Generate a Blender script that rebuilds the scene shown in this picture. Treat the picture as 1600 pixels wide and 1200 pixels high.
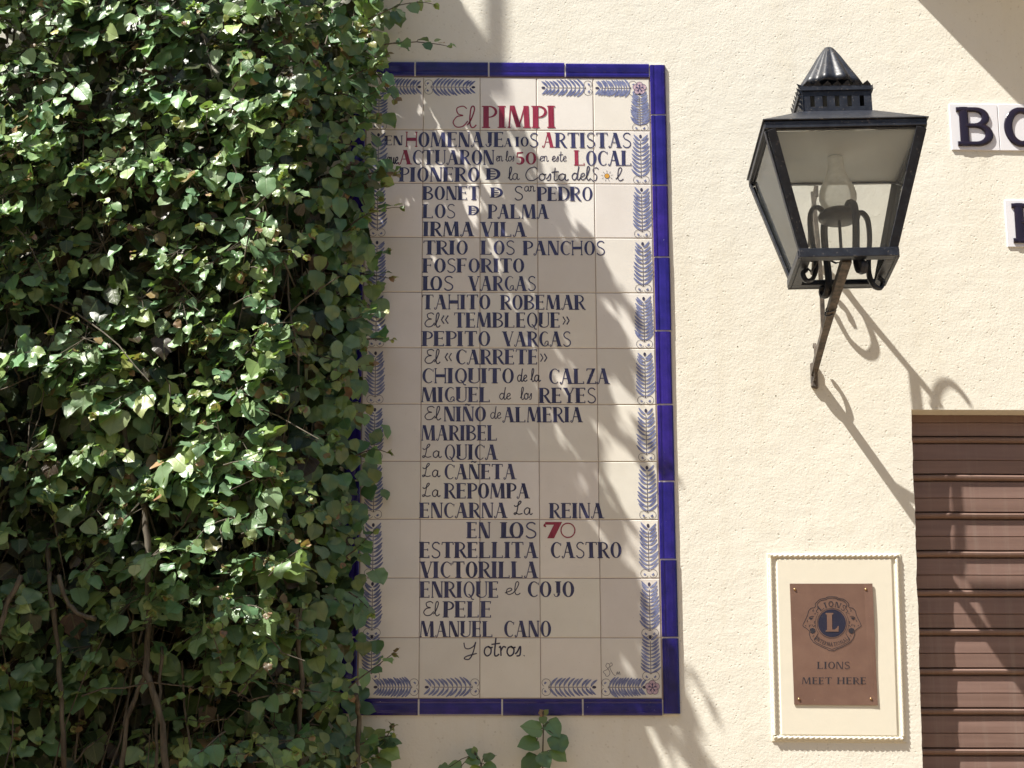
import bpy, bmesh, math, random
from math import sin, cos, pi, radians, sqrt, hypot, atan2
from mathutils import Vector, Matrix, noise
for o in list(bpy.data.objects): bpy.data.objects.remove(o)
SC = bpy.context.scene
COL = SC.collection
random.seed(7)

# ------------------------------------------------------------------ camera
F, PITCH, ROLL, YAW, DIST, CAMZ = 3757.25, 0.28575, 0.00331, -0.02403, 5.89666, 1.6
cd = bpy.data.cameras.new('Camera'); cam = bpy.data.objects.new('Camera', cd); COL.objects.link(cam)
cd.sensor_width = 36.0; cd.lens = F / 1600 * 36.0; cd.clip_start = 0.05; cd.clip_end = 400
def R_(ax, t): return Matrix.Rotation(t, 3, ax)
# columns of the camera basis: right, up, back
base = R_('Z', YAW) @ R_('X', PITCH)
cr, sr = cos(ROLL), sin(ROLL)
right = base @ Vector((cr, 0, -sr)); up = base @ Vector((sr, 0, cr)); fwd = base @ Vector((0, 1, 0))
M = Matrix((right, up, -fwd)).transposed().to_4x4()
cam.matrix_world = Matrix.Translation((0, -DIST, CAMZ)) @ M
SC.camera = cam
def at(px, py, q=0.0):
    """world point that stands q metres out from the wall (y = -q) along a sight line of the photograph"""
    d = fwd + right * ((px - 800) / F) + up * ((600 - py) / F)
    t = (DIST - q) / d.y
    return Vector((0, -DIST, CAMZ)) + d * t

# ------------------------------------------------------------------ world and sun
SA, SB = 1.95, 3.35                      # per metre towards the wall the light moves SA right and SB down
sdir = Vector((SA, 1.0, -SB)).normalized()
elev = math.asin(-sdir.z)
W = bpy.data.worlds.new('World'); SC.world = W; W.use_nodes = True
nt = W.node_tree; bg = nt.nodes['Background']
sky = nt.nodes.new('ShaderNodeTexSky'); sky.sky_type = 'NISHITA'; sky.sun_disc = False
sky.sun_elevation = elev
sky.sun_rotation = atan2(-sdir.x, -sdir.y)   # azimuth from +Y, clockwise
sky.dust_density = 2.0
nt.links.new(sky.outputs[0], bg.inputs[0]); bg.inputs[1].default_value = 0.055
sl = bpy.data.lights.new('Sun', 'SUN'); so = bpy.data.objects.new('Sun', sl); COL.objects.link(so)
sl.energy = 5.0; sl.angle = radians(0.5); sl.color = (1.0, 0.95, 0.86)
so.rotation_euler = sdir.to_track_quat('-Z', 'Y').to_euler()
SC.view_settings.view_transform = 'Standard'; SC.view_settings.look = 'None'
SC.view_settings.exposure = 1.1; SC.view_settings.gamma = 1.0
SC.render.engine = 'CYCLES'
SC.cycles.max_bounces = 10; SC.cycles.diffuse_bounces = 5; SC.cycles.transparent_max_bounces = 24

# ------------------------------------------------------------------ helpers
class MB:
    def __init__(s): s.v = []; s.f = []; s.col = []; s.uv = None
    def add(s, vs, fs, col=None):
        o = len(s.v); s.v += [tuple(v) for v in vs]; s.f += [tuple(i + o for i in f) for f in fs]
        if col is not None:
            s.col += [None] * (o - len(s.col)); s.col += [col] * len(vs)
    def box(s, lo, hi, M=None):
        x0, y0, z0 = lo; x1, y1, z1 = hi
        vs = [Vector(p) for p in ((x0,y0,z0),(x1,y0,z0),(x1,y1,z0),(x0,y1,z0),(x0,y0,z1),(x1,y0,z1),(x1,y1,z1),(x0,y1,z1))]
        if M: vs = [M @ v for v in vs]
        s.add(vs, [(0,3,2,1),(4,5,6,7),(0,1,5,4),(1,2,6,5),(2,3,7,6),(3,0,4,7)])
    def hexa(s, bot, top):           # two quads, same winding
        s.add(list(bot) + list(top), [(0,3,2,1),(4,5,6,7),(0,1,5,4),(1,2,6,5),(2,3,7,6),(3,0,4,7)])
    def tube(s, pts, rad, n=6, flat=None, caps=True, closed=False):
        """sweep round (or flat=(axis, ratio)) section along pts"""
        pts = [Vector(p) for p in pts]; N = len(pts)
        rads = rad if isinstance(rad, (list, tuple)) else [rad] * N
        t0 = (pts[1] - pts[0]).normalized()
        ref = Vector((0,0,1)) if abs(t0.z) < .9 else Vector((1,0,0))
        u = t0.cross(ref).normalized(); vs = []
        for i, p in enumerate(pts):
            a = pts[i-1] if i else (pts[-1] if closed else pts[0]); b = pts[i+1] if i < N-1 else (pts[0] if closed else pts[-1])
            t = (b - a).normalized()
            u = (u - t * u.dot(t)); u = u.normalized() if u.length > 1e-6 else t.orthogonal().normalized()
            w = t.cross(u)
            if flat: 
                fa = Vector(flat[0]); fa = (fa - t * fa.dot(t)).normalized(); fb = t.cross(fa)
                for k in range(n):
                    a_ = 2*pi*(k+.5)/n; vs.append(p + fa*cos(a_)*flat[1]*rads[i] + fb*sin(a_)*rads[i])
            else:
                for k in range(n): vs.append(p + (u*cos(2*pi*k/n) + w*sin(2*pi*k/n)) * rads[i])
        fs = []
        for i in range(N if closed else N-1):
            for k in range(n):
                j = (i+1) % N
                fs.append((i*n+k, i*n+(k+1)%n, j*n+(k+1)%n, j*n+k))
        if caps and not closed:
            fs.append(tuple(range(n-1,-1,-1))); fs.append(tuple((N-1)*n+k for k in range(n)))
        s.add(vs, fs)
    def lathe(s, prof, c, n=24, M=None, rf=None):
        vs = []; c = Vector(c)
        for r, z in prof:
            for k in range(n):
                a = 2*pi*k/n; rr = rf(r, z, a) if rf else r
                p = Vector((rr*cos(a), rr*sin(a), z)); p = c + p
                vs.append(M @ p if M else p)
        fs = [(i*n+k, i*n+(k+1)%n, (i+1)*n+(k+1)%n, (i+1)*n+k) for i in range(len(prof)-1) for k in range(n)]
        s.add(vs, fs)
    def build(s, name, mat, parent=None, smooth=False, label=None, bevel=0):
        me = bpy.data.meshes.new(name); me.from_pydata(s.v, [], s.f); me.materials.append(mat)
        if s.col:
            at_ = me.attributes.new('tint', 'FLOAT_COLOR', 'POINT')
            cs = s.col + [None] * (len(s.v) - len(s.col))
            flat = []
            for c in cs: flat += list(c) if c else (1,1,1,1)
            at_.data.foreach_set('color', flat)
        if smooth: me.shade_smooth() if hasattr(me, 'shade_smooth') else None
        if smooth:
            for p in me.polygons: p.use_smooth = True
        bm = bmesh.new(); bm.from_mesh(me); bmesh.ops.recalc_face_normals(bm, faces=bm.faces) if not getattr(s, 'norecalc', False) else None
        if bevel: bmesh.ops.bevel(bm, geom=[e for e in bm.edges if len(e.link_faces) == 2 and e.calc_face_angle(0) > .5], offset=bevel, segments=1, affect='EDGES', clamp_overlap=True)
        bm.to_mesh(me); bm.free()
        o = bpy.data.objects.new(name, me); COL.objects.link(o)
        if parent: o.parent = parent
        if label: o['label'] = label
        return o
def tag(o, label=None, cat=None, group=None, kind=None):
    if label: o['label'] = label
    if cat: o['category'] = cat
    if group: o['group'] = group
    if kind: o['kind'] = kind
    return o
def thing(name, label, cat, group=None):
    o = bpy.data.objects.new(name, None); COL.objects.link(o); o.empty_display_size = .05
    return tag(o, label, cat, group)

class NT:
    def __init__(s, name):
        s.m = bpy.data.materials.new(name); s.m.use_nodes = True; s.t = s.m.node_tree; s.n = s.t.nodes; s.l = s.t.links
        s.b = s.n['Principled BSDF']; s.out = s.n['Material Output']
    def new(s, t, **k):
        n = s.n.new(t)
        for a, v in k.items():
            if hasattr(n, a): setattr(n, a, v)
            else: n.inputs[a].default_value = v
        return n
    def coord(s, scale=(1,1,1), kind='Object'):
        tc = s.new('ShaderNodeTexCoord'); mp = s.new('ShaderNodeMapping'); mp.inputs['Scale'].default_value = scale
        s.l.new(tc.outputs[kind], mp.inputs[0]); return mp.outputs[0]
    def noise(s, co, scale, detail=4, rough=.55, dist=0):
        n = s.new('ShaderNodeTexNoise'); n.inputs['Scale'].default_value = scale; n.inputs['Detail'].default_value = detail
        n.inputs['Roughness'].default_value = rough; n.inputs['Distortion'].default_value = dist
        s.l.new(co, n.inputs['Vector']); return n.outputs['Fac']
    def ramp(s, fac, stops):
        r = s.new('ShaderNodeValToRGB'); e = r.color_ramp.elements
        while len(e) < len(stops): e.new(.5)
        for k, (p, c) in enumerate(stops):
            e[k].position = p; e[k].color = (c, c, c, 1) if not hasattr(c, '__len__') else (*c, 1)
        s.l.new(fac, r.inputs[0]); return r.outputs[0]
    def mix(s, fac, a, b, mode='MIX'):
        m = s.new('ShaderNodeMix'); m.data_type = 'RGBA'; m.blend_type = mode
        for inp, v in ((m.inputs[0], fac), (m.inputs[6], a), (m.inputs[7], b)):
            if hasattr(v, 'links') or hasattr(v, 'is_linked'): s.l.new(v, inp)
            elif hasattr(v, '__len__'): inp.default_value = (*v, 1) if len(v) == 3 else v
            else: inp.default_value = v
        return m.outputs[2]
    def math(s, op, a, b=0.0):
        m = s.new('ShaderNodeMath'); m.operation = op
        for i, v in enumerate((a, b)):
            if hasattr(v, 'is_linked'): s.l.new(v, m.inputs[i])
            else: m.inputs[i].default_value = v
        return m.outputs[0]
    def bump(s, h, strength=.5, dist=.002, normal=None):
        b = s.new('ShaderNodeBump'); b.inputs['Strength'].default_value = strength; b.inputs['Distance'].default_value = dist
        s.l.new(h, b.inputs['Height'])
        if normal: s.l.new(normal, b.inputs['Normal'])
        return b.outputs[0]
    def set(s, **k):
        names = dict(color='Base Color', rough='Roughness', metal='Metallic', normal='Normal', spec='Specular IOR Level', coat='Coat Weight', coatr='Coat Roughness')
        for a, v in k.items():
            i = s.b.inputs[names[a]]
            if hasattr(v, 'is_linked'): s.l.new(v, i)
            elif hasattr(v, '__len__'): i.default_value = (*v, 1)
            else: i.default_value = v
        return s.m

# ------------------------------------------------------------------ materials
def m_plaster(name, colour, fine=1.0):
    n = NT(name); co = n.coord()
    big = n.noise(co, 2.2, 5, .6); mid = n.noise(co, 14, 4, .6); gr = n.noise(co, 140, 4, .65); gr2 = n.noise(co, 60, 3, .55)
    c = n.mix(n.ramp(big, [(.35, 0), (.7, 1)]), tuple(k*.97 for k in colour), colour)
    c = n.mix(n.math('MULTIPLY', n.ramp(mid, [(.55, 0), (.8, 1)]), .35), c, (colour[0]*.93, colour[1]*.90, colour[2]*.82))
    vo = n.new('ShaderNodeTexVoronoi'); vo.inputs['Scale'].default_value = 95; n.l.new(co, vo.inputs['Vector'])
    pitm = n.math('MULTIPLY', n.ramp(vo.outputs['Distance'], [(.0, 1), (.34, 0)]), n.ramp(gr2, [(.50, 0), (.62, 1)]))
    c = n.mix(n.math('MULTIPLY', pitm, .35), c, (.30, .25, .16))
    sp = n.noise(n.coord((1, 1, 1)), 24, 2, .5)
    c = n.mix(n.ramp(sp, [(.775, 0), (.79, 1)]), c, (.14, .12, .08))
    ck = n.new('ShaderNodeTexVoronoi'); ck.feature = 'DISTANCE_TO_EDGE'; ck.inputs['Scale'].default_value = 1.15
    nz = n.new('ShaderNodeTexNoise'); nz.inputs['Scale'].default_value = 7; nz.inputs['Detail'].default_value = 6; n.l.new(co, nz.inputs['Vector'])
    n.l.new(n.mix(.10, co, nz.outputs['Color']), ck.inputs['Vector'])
    crk = n.math('MULTIPLY', n.ramp(ck.outputs['Distance'], [(.0, 1), (.0022, 0)]), n.ramp(n.noise(co, 1.7, 3, .5), [(.64, 0), (.70, 1)]))
    c = n.mix(n.math('MULTIPLY', crk, .55), c, (.30, .25, .18))
    st_ = n.noise(n.coord((7, 1, .7)), 1.4, 5, .65)
    c = n.mix(n.math('MULTIPLY', n.ramp(st_, [(.50, 0), (.80, 1)]), .45), c, (colour[0]*.84, colour[1]*.80, colour[2]*.72))
    tw = n.noise(n.coord((1, 1, 2.2)), 5.5, 3, .5, 1.5)
    h = n.math('ADD', n.math('MULTIPLY', gr, .75), n.math('MULTIPLY', gr2, .22))
    h = n.math('SUBTRACT', h, n.math('MULTIPLY', pitm, .8))
    nb = n.bump(tw, .07, .012); nb = n.bump(mid, .35, .004, nb); nb = n.bump(h, .30*fine, .004, nb)
    return n.set(color=c, rough=.9, spec=.2, normal=nb)
PLASTER = m_plaster('cream_stucco', (.755, .735, .655))
def m_plain(name, colour, rough=.6, metal=0, bumpy=0, scale=60, var=.15, spec=.5):
    n = NT(name); co = n.coord(); f = n.noise(co, scale, 4, .6); g = n.noise(co, scale*.15, 4, .6)
    c = n.mix(n.math('MULTIPLY', g, 1), tuple(k*(1-var) for k in colour), tuple(min(1, k*(1+var)) for k in colour))
    k = dict(color=c, rough=n.math('ADD', n.math('MULTIPLY', f, .25), rough-.12), metal=metal, spec=spec)
    if bumpy: k['normal'] = n.bump(f, bumpy, .002)
    return n.set(**k)
MOULD = m_plain('cream_paint', (.72, .685, .575), .6, 0, .15, 40, .03)
def m_tile():
    n = NT('tin_glaze'); co = n.coord()
    a = n.new('ShaderNodeAttribute'); a.attribute_name = 'tint'
    f = n.noise(co, 9, 4, .6); g = n.noise(co, 300, 2, .5)
    c = n.mix(n.ramp(f, [(.3, 0), (.75, 1)]), (.75, .725, .68), (.69, .66, .61))
    c = n.mix(1.0, c, a.outputs['Color'], 'MULTIPLY')
    c = n.mix(n.ramp(g, [(.70, 0), (.8, .5)]), c, (.4, .33, .29))
    nb = n.bump(n.noise(co, 22, 3, .5), .10, .002)
    return n.set(color=c, rough=.22, spec=.45, normal=nb)
TILE = m_tile()
GROUT = m_plain('old_grout', (.30, .235, .20), .9, 0, .2, 120)
WGROUT = m_plain('white_grout', (.62, .60, .56), .85, 0, .2, 120)
def m_cobalt():
    n = NT('cobalt_glaze'); co = n.coord(); f = n.noise(co, 30, 4, .6); g = n.noise(co, 160, 3, .6)
    c = n.mix(n.ramp(f, [(.3, 0), (.7, 1)]), (.012, .007, .115), (.026, .014, .20))
    a = n.new('ShaderNodeAttribute'); a.attribute_name = 'tint'; c = n.mix(1.0, c, a.outputs['Color'], 'MULTIPLY')
    c = n.mix(n.ramp(g, [(.74, 0), (.78, 1)]), c, (.5, .5, .6))
    return n.set(color=c, rough=.16, spec=.5, normal=n.bump(f, .08, .003))
COBALT = m_cobalt()
def m_paint(name, dark, light, streak=(160, 1, 12)):
    n = NT(name); co = n.coord(streak); f = n.noise(co, 1.6, 5, .65); g = n.noise(n.coord(), 9, 3, .5)
    fac = n.ramp(n.math('ADD', n.math('MULTIPLY', f, .75), n.math('MULTIPLY', g, .35)), [(.38, 0), (.72, 1)])
    return n.set(color=n.mix(fac, dark, light), rough=.24, spec=.4)
BLUEP = m_paint('blue_brush_glaze', (.016, .017, .052), (.075, .08, .19))
LEAFP = m_paint('pale_blue_brush_glaze', (.075, .09, .23), (.27, .30, .46), (60, 1, 60))
LINEP = m_paint('dark_line_glaze', (.030, .028, .05), (.07, .065, .12), (40, 1, 40))
REDP = m_paint('crimson_brush_glaze', (.19, .012, .03), (.34, .045, .085))
PINKP = m_paint('rose_brush_glaze', (.44, .30, .38), (.60, .46, .52), (60, 1, 60))
SUNP = m_paint('ochre_glaze', (.55, .26, .03), (.66, .36, .06), (60, 1, 60))
def m_iron():
    n = NT('black_painted_iron'); co = n.coord(); f = n.noise(co, 45, 5, .65); g = n.noise(co, 130, 3, .6)
    c = n.mix(n.ramp(f, [(.4, 0), (.75, 1)]), (.010, .012, .019), (.028, .033, .046))
    c = n.mix(n.ramp(g, [(.62, 0), (.72, .8)]), c, (.15, .13, .115))
    return n.set(color=c, rough=n.math('ADD', n.math('MULTIPLY', g, .3), .26), spec=.42, normal=n.bump(g, .18, .002))
IRON = m_iron()
def m_rust():
    n = NT('weathered_iron'); co = n.coord(); f = n.noise(co, 50, 5, .65)
    return n.set(color=n.mix(n.ramp(f, [(.4, 0), (.65, 1)]), (.05, .042, .036), (.15, .12, .095)), rough=.65, normal=n.bump(f, .3, .002))
RUST = m_rust()
INNER = m_plain('grey_enamel', (.58, .61, .62), .6, 0, .1, 40, .1)
def m_glass(name, haze, tint=(.8, .82, .8), glow=0):
    n = NT(name); n.n.remove(n.b)
    tr = n.new('ShaderNodeBsdfTransparent'); tr.inputs[0].default_value = (.98, .985, .98, 1)
    gl = n.new('ShaderNodeBsdfGlossy'); gl.inputs['Roughness'].default_value = .04
    df = n.new('ShaderNodeBsdfDiffuse'); df.inputs[0].default_value = (*tint, 1)
    fr = n.new('ShaderNodeFresnel'); fr.inputs[0].default_value = 1.45
    m1 = n.new('ShaderNodeMixShader'); n.l.new(fr.outputs[0], m1.inputs[0]); n.l.new(tr.outputs[0], m1.inputs[1]); n.l.new(gl.outputs[0], m1.inputs[2])
    if glow:
        tl = n.new('ShaderNodeBsdfTranslucent'); tl.inputs[0].default_value = (*tint, 1); m3 = n.new('ShaderNodeMixShader'); m3.inputs[0].default_value = glow
        n.l.new(df.outputs[0], m3.inputs[1]); n.l.new(tl.outputs[0], m3.inputs[2]); df = m3
    m2 = n.new('ShaderNodeMixShader'); f = n.noise(n.coord(), 18, 5, .65)
    n.l.new(n.math('MULTIPLY', n.ramp(f, [(.25, .5), (.8, 1)]), haze), m2.inputs[0]); n.l.new(m1.outputs[0], m2.inputs[1]); n.l.new(df.outputs[0], m2.inputs[2])
    n.l.new(m2.outputs[0], n.out.inputs[0]); return n.m
PANE = m_glass('dusty_window_glass', .065, (.74, .80, .84))
BULB = m_glass('frosted_lamp_glass', .55, (.92, .91, .86), .55)
def m_shutter():
    n = NT('brown_shutter_paint'); co = n.coord((1, 6, 30)); f = n.noise(co, 2.2, 5, .6); g = n.noise(n.coord(), 90, 3, .6)
    c = n.mix(n.ramp(f, [(.3, 0), (.75, 1)]), (.165, .103, .083), (.235, .152, .127))
    c = n.mix(n.ramp(g, [(.70, 0), (.78, .5)]), c, (.24, .18, .15))
    c = n.mix(n.ramp(n.noise(n.coord((26, 1, 1.2)), 1.5, 6, .7), [(.52, 0), (.78, .6)]), c, (.27, .215, .185))
    return n.set(color=c, rough=.42, spec=.5, normal=n.bump(g, .06, .002))
SHUT = m_shutter()
def m_copper():
    n = NT('aged_copper'); co = n.coord(); f = n.noise(co, 12, 5, .6); g = n.noise(co, 220, 2, .5)
    c = n.mix(n.ramp(f, [(.3, 0), (.7, 1)]), (.175, .10, .075), (.225, .135, .10))
    c = n.mix(n.ramp(g, [(.76, 0), (.79, 1)]), c, (.62, .5, .38))
    return n.set(color=c, rough=.42, metal=.25, normal=n.bump(f, .05, .003))
COPPER = m_copper()
ETCH = m_plain('black_etched_enamel', (.022, .020, .028), .5, 0, 0, 60)
NAVY = m_plain('navy_enamel', (.016, .017, .038), .4, 0, 0, 60)
BRASS = m_plain('dull_brass', (.42, .27, .14), .35, .8, 0, 60)
WTILE = m_plain('white_ceramic', (.72, .72, .76), .2, 0, .04, 30, .03)
BLACKG = m_plain('black_ceramic_glaze', (.018, .012, .024), .15, 0, .05, 30, .2)
def m_leaf(name):
    n = NT(name); a = n.new('ShaderNodeAttribute'); a.attribute_name = 'tint'
    uv = n.new('ShaderNodeUVMap'); sx = n.new('ShaderNodeSeparateXYZ'); n.l.new(uv.outputs[0], sx.inputs[0])
    mid = n.ramp(n.math('ABSOLUTE', n.math('SUBTRACT', sx.outputs[0], .5)), [(.0, 1), (.045, 0)])
    vq = n.math('SUBTRACT', sx.outputs[1], n.math('MULTIPLY', n.math('ABSOLUTE', n.math('SUBTRACT', sx.outputs[0], .5)), .9))
    side = n.math('ABSOLUTE', n.math('SUBTRACT', n.math('FRACT', n.math('MULTIPLY', vq, 5.0)), .5))
    vein = n.math('MAXIMUM', mid, n.math('MULTIPLY', n.ramp(side, [(.0, 1), (.09, 0)]), .55))
    f = n.noise(n.coord(), 60, 3, .6)
    c = n.mix(n.math('MULTIPLY', vein, .35), a.outputs['Color'], (.16, .20, .09))
    c = n.mix(n.math('MULTIPLY', f, .4), c, n.mix(1.0, c, (.55, .6, .5), 'MULTIPLY'))
    geo = n.new('ShaderNodeNewGeometry')
    c = n.mix(n.math('MULTIPLY', geo.outputs['Backfacing'], .45), c, (.13, .16, .085))
    nb = n.bump(n.math('SUBTRACT', f, n.math('MULTIPLY', vein, .8)), .25, .0015)
    n.set(color=c, rough=.36, spec=.55, normal=nb)
    tl = n.new('ShaderNodeBsdfTranslucent'); n.l.new(n.mix(1.0, c, (1.5, 1.9, .6), 'MULTIPLY'), tl.inputs[0]); n.l.new(nb, tl.inputs['Normal'])
    mx = n.new('ShaderNodeMixShader'); mx.inputs[0].default_value = .24
    n.l.new(n.b.outputs[0], mx.inputs[1]); n.l.new(tl.outputs[0], mx.inputs[2]); n.l.new(mx.outputs[0], n.out.inputs[0])
    return n.m
LEAF = m_leaf('ivy_leaf')
def m_stem():
    n = NT('ivy_bark'); f = n.noise(n.coord((1, 1, .25)), 90, 4, .6); g = n.noise(n.coord(), 3, 2, .5)
    return n.set(color=n.mix(n.ramp(f, [(.35, 0), (.7, 1)]), (.050, .040, .028), n.mix(g, (.10, .085, .06), (.18, .16, .12))), rough=.8, normal=n.bump(f, .3, .002))
STEM = m_stem()
def m_paving():
    n = NT('warm_stone_paving'); co = n.coord(); br = n.new('ShaderNodeTexBrick'); n.l.new(co, br.inputs[0])
    br.inputs['Color1'].default_value = (.29, .21, .12, 1); br.inputs['Color2'].default_value = (.34, .245, .145, 1); br.inputs['Mortar'].default_value = (.15, .11, .07, 1)
    br.inputs['Scale'].default_value = 1.6; br.inputs['Mortar Size'].default_value = .01
    return n.set(color=n.mix(n.math('MULTIPLY', n.noise(co, 6, 5, .6), .5), br.outputs[0], (.22, .155, .09)), rough=.8)
PAVING = m_paving()

# ------------------------------------------------------------------ ground and house wall
g = MB(); g.box((-60, -60, -.2), (60, 60, 0)); tag(g.build('ground', PAVING), kind='structure')
OX0, OZT = at(1424, 640).x, at(1424, 640).z
oxb = at(1442, 1200)
def edge_x(z):
    if z >= OZT: return OX0
    return max(oxb.x - .002, OX0 + (oxb.x - OX0) * (OZT - z) / (OZT - oxb.z))
def wdisp(x, z):
    v = Vector((x, 0, z))
    return .0010*noise.noise(v*2.3) + .0004*noise.noise(v*9) + .0003*noise.noise(v*38)
def patch(mb, xs_of_z, zs):
    rows = []
    o = len(mb.v)
    vs = []
    for z in zs:
        xs = xs_of_z(z); rows.append(len(xs))
        for x in xs: vs.append((x, -wdisp(x, z), z))
    nx = rows[0]; fs = [(j*nx+i, j*nx+i+1, (j+1)*nx+i+1, (j+1)*nx+i) for j in range(len(zs)-1) for i in range(nx-1)]
    mb.add(vs, fs)
def lin(a, b, n): return [a + (b-a)*i/(n-1) for i in range(n)]
wall = MB()
ZB, ZT, XL, XR, XF = 2.2, 4.75, -1.8, 2.3, 6.0
def jag(z): return .0025*noise.noise(Vector((3.3, 0, z*14))) + .0012*noise.noise(Vector((1.1, 0, z*60)))
def jagx(x): return .0025*noise.noise(Vector((x*14, 5.1, 0))) + .0012*noise.noise(Vector((x*60, 2.2, 0)))
patch(wall, lambda z: lin(XL, -.35, 30) + lin(-.34, edge_x(z) + (jag(z) if z < OZT-.005 else 0), 150), lin(ZB, OZT, 110))
patch(wall, lambda z: lin(XL, -.35, 30) + lin(-.34, OX0, 150) + lin(OX0+.01, XR, 90), [OZT] + lin(OZT+.008, ZT, 140))
# reveals: soffit and jamb
RD = .16
xs = lin(OX0, XR, 90); o = len(wall.v)
wall.add([(x, -wdisp(x, OZT), OZT) for x in xs] + [(x, RD, OZT) for x in xs], [(i, i+1, 91+i, 90+i) for i in range(89)])
zs = lin(ZB, OZT, 110)
wall.add([(edge_x(z)+(jag(z) if z < OZT-.005 else 0), -wdisp(edge_x(z), z), z) for z in zs] + [(edge_x(z), RD, z) for z in zs], [(i, i+1, 110+i+1, 110+i) for i in range(109)])
# coarse remainder of the facade
def quad(a, b, c, d): wall.add([a, b, c, d], [(0, 1, 2, 3)])
eb = edge_x(ZB)
for (x0, x1, z0, z1) in ((-6, XL, 0, ZT), (XL, eb, 0, ZB), (-6, XF, ZT, 7.0), (XR, XF, OZT, ZT), (3.1, XF, 0, OZT)):
    quad((x0, 0, z0), (x1, 0, z0), (x1, 0, z1), (x0, 0, z1))
quad((eb, 0, 0), (eb, 0, ZB), (eb, RD, ZB), (eb, RD, 0))
quad((XR, 0, OZT), (3.1, 0, OZT), (3.1, RD, OZT), (XR, RD, OZT))
quad((3.1, 0, 0), (3.1, RD, 0), (3.1, RD, OZT), (3.1, 0, OZT))
wall.box((-6, RD+.05, 0), (XF, RD+.3, 7.0))
wall.norecalc = True
wo = tag(wall.build('house_wall', PLASTER, smooth=True), 'cream stucco house wall behind the mural, lamp and plaque', 'wall')

# ------------------------------------------------------------------ roller shutter
rs = MB(); SD = .050
pitch = (at(1500, 742).z - at(1500, 1110).z) / 6.0
z_ref = at(1500, 742, -SD).z
k0 = 1
prof = []
ztop = OZT + .03
zz = z_ref + 2*pitch
while zz > .15:
    # joint: a dark groove, then a rounded bead, then the flat with a fine line at half height
    b = zz
    prof += [(b+.0035, 0), (b+.003, .010), (b-.0005, .011), (b-.002, -.004), (b-.006, -.0065), (b-.011, -.0055), (b-.0145, -.001), (b-.0155, .009), (b-.0185, .0095), (b-.0195, .0015)]
    m_ = b - pitch*.62
    prof += [(m_+.0015, -.0005), (m_, .0025), (m_-.0012, -.0005)]
    zz -= pitch
prof = [(z, y) for z, y in prof if z < ztop]
prof = [(ztop, 0)] + prof
xl, xr = OX0 - .06, 3.12
nxs = lin(xl, 2.2, 40) + [xr]
vs = []
for z, y in prof:
    for x in nxs: vs.append((x, SD + y + .0012*noise.noise(Vector((x*5, 1, z*9))), z + .0012*noise.noise(Vector((x*6, 7, z*2)))))
nn = len(nxs)
rs.add(vs, [(j*nn+i, j*nn+i+1, (j+1)*nn+i+1, (j+1)*nn+i) for j in range(len(prof)-1) for i in range(nn-1)])
sh = thing('roller_shutter', 'closed brown metal roller shutter in the opening below the lamp', 'shutter')
rs.build('shutter_curtain', SHUT, sh)
rb = MB(); rb.box((xl, SD+.02, .0), (xr, SD+.045, .16)); rb.build('bottom_rail', SHUT, sh)
bt = None

# ------------------------------------------------------------------ stroke lettering
TH, THN = .235, .052
def ell(cx, cy, rx, ry, a0, a1, n=20):
    return [(cx + rx*cos(radians(a0+(a1-a0)*i/n)), cy + ry*sin(radians(a0+(a1-a0)*i/n))) for i in range(n+1)]
def ellw(a0, a1, T, t, side=0, n=20):
    out = []
    for i in range(n+1):
        c = cos(radians(a0+(a1-a0)*i/n))
        if side > 0: c = max(0, c)
        if side < 0: c = max(0, -c)
        out.append(t + (T-t)*abs(c)**1.6)
    return out
def catmull(pts, n=6):
    out = []
    P = [pts[0]] + list(pts) + [pts[-1]]
    for i in range(1, len(P)-2):
        p0, p1, p2, p3 = P[i-1], P[i], P[i+1], P[i+2]
        for k in range(n):
            t = k/n
            out.append(tuple(.5*(2*p1[a] + (p2[a]-p0[a])*t + (2*p0[a]-5*p1[a]+4*p2[a]-p3[a])*t*t + (3*p1[a]-p0[a]-3*p2[a]+p3[a])*t**3) for a in (0, 1)))
    out.append(tuple(pts[-1])); return out
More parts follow.
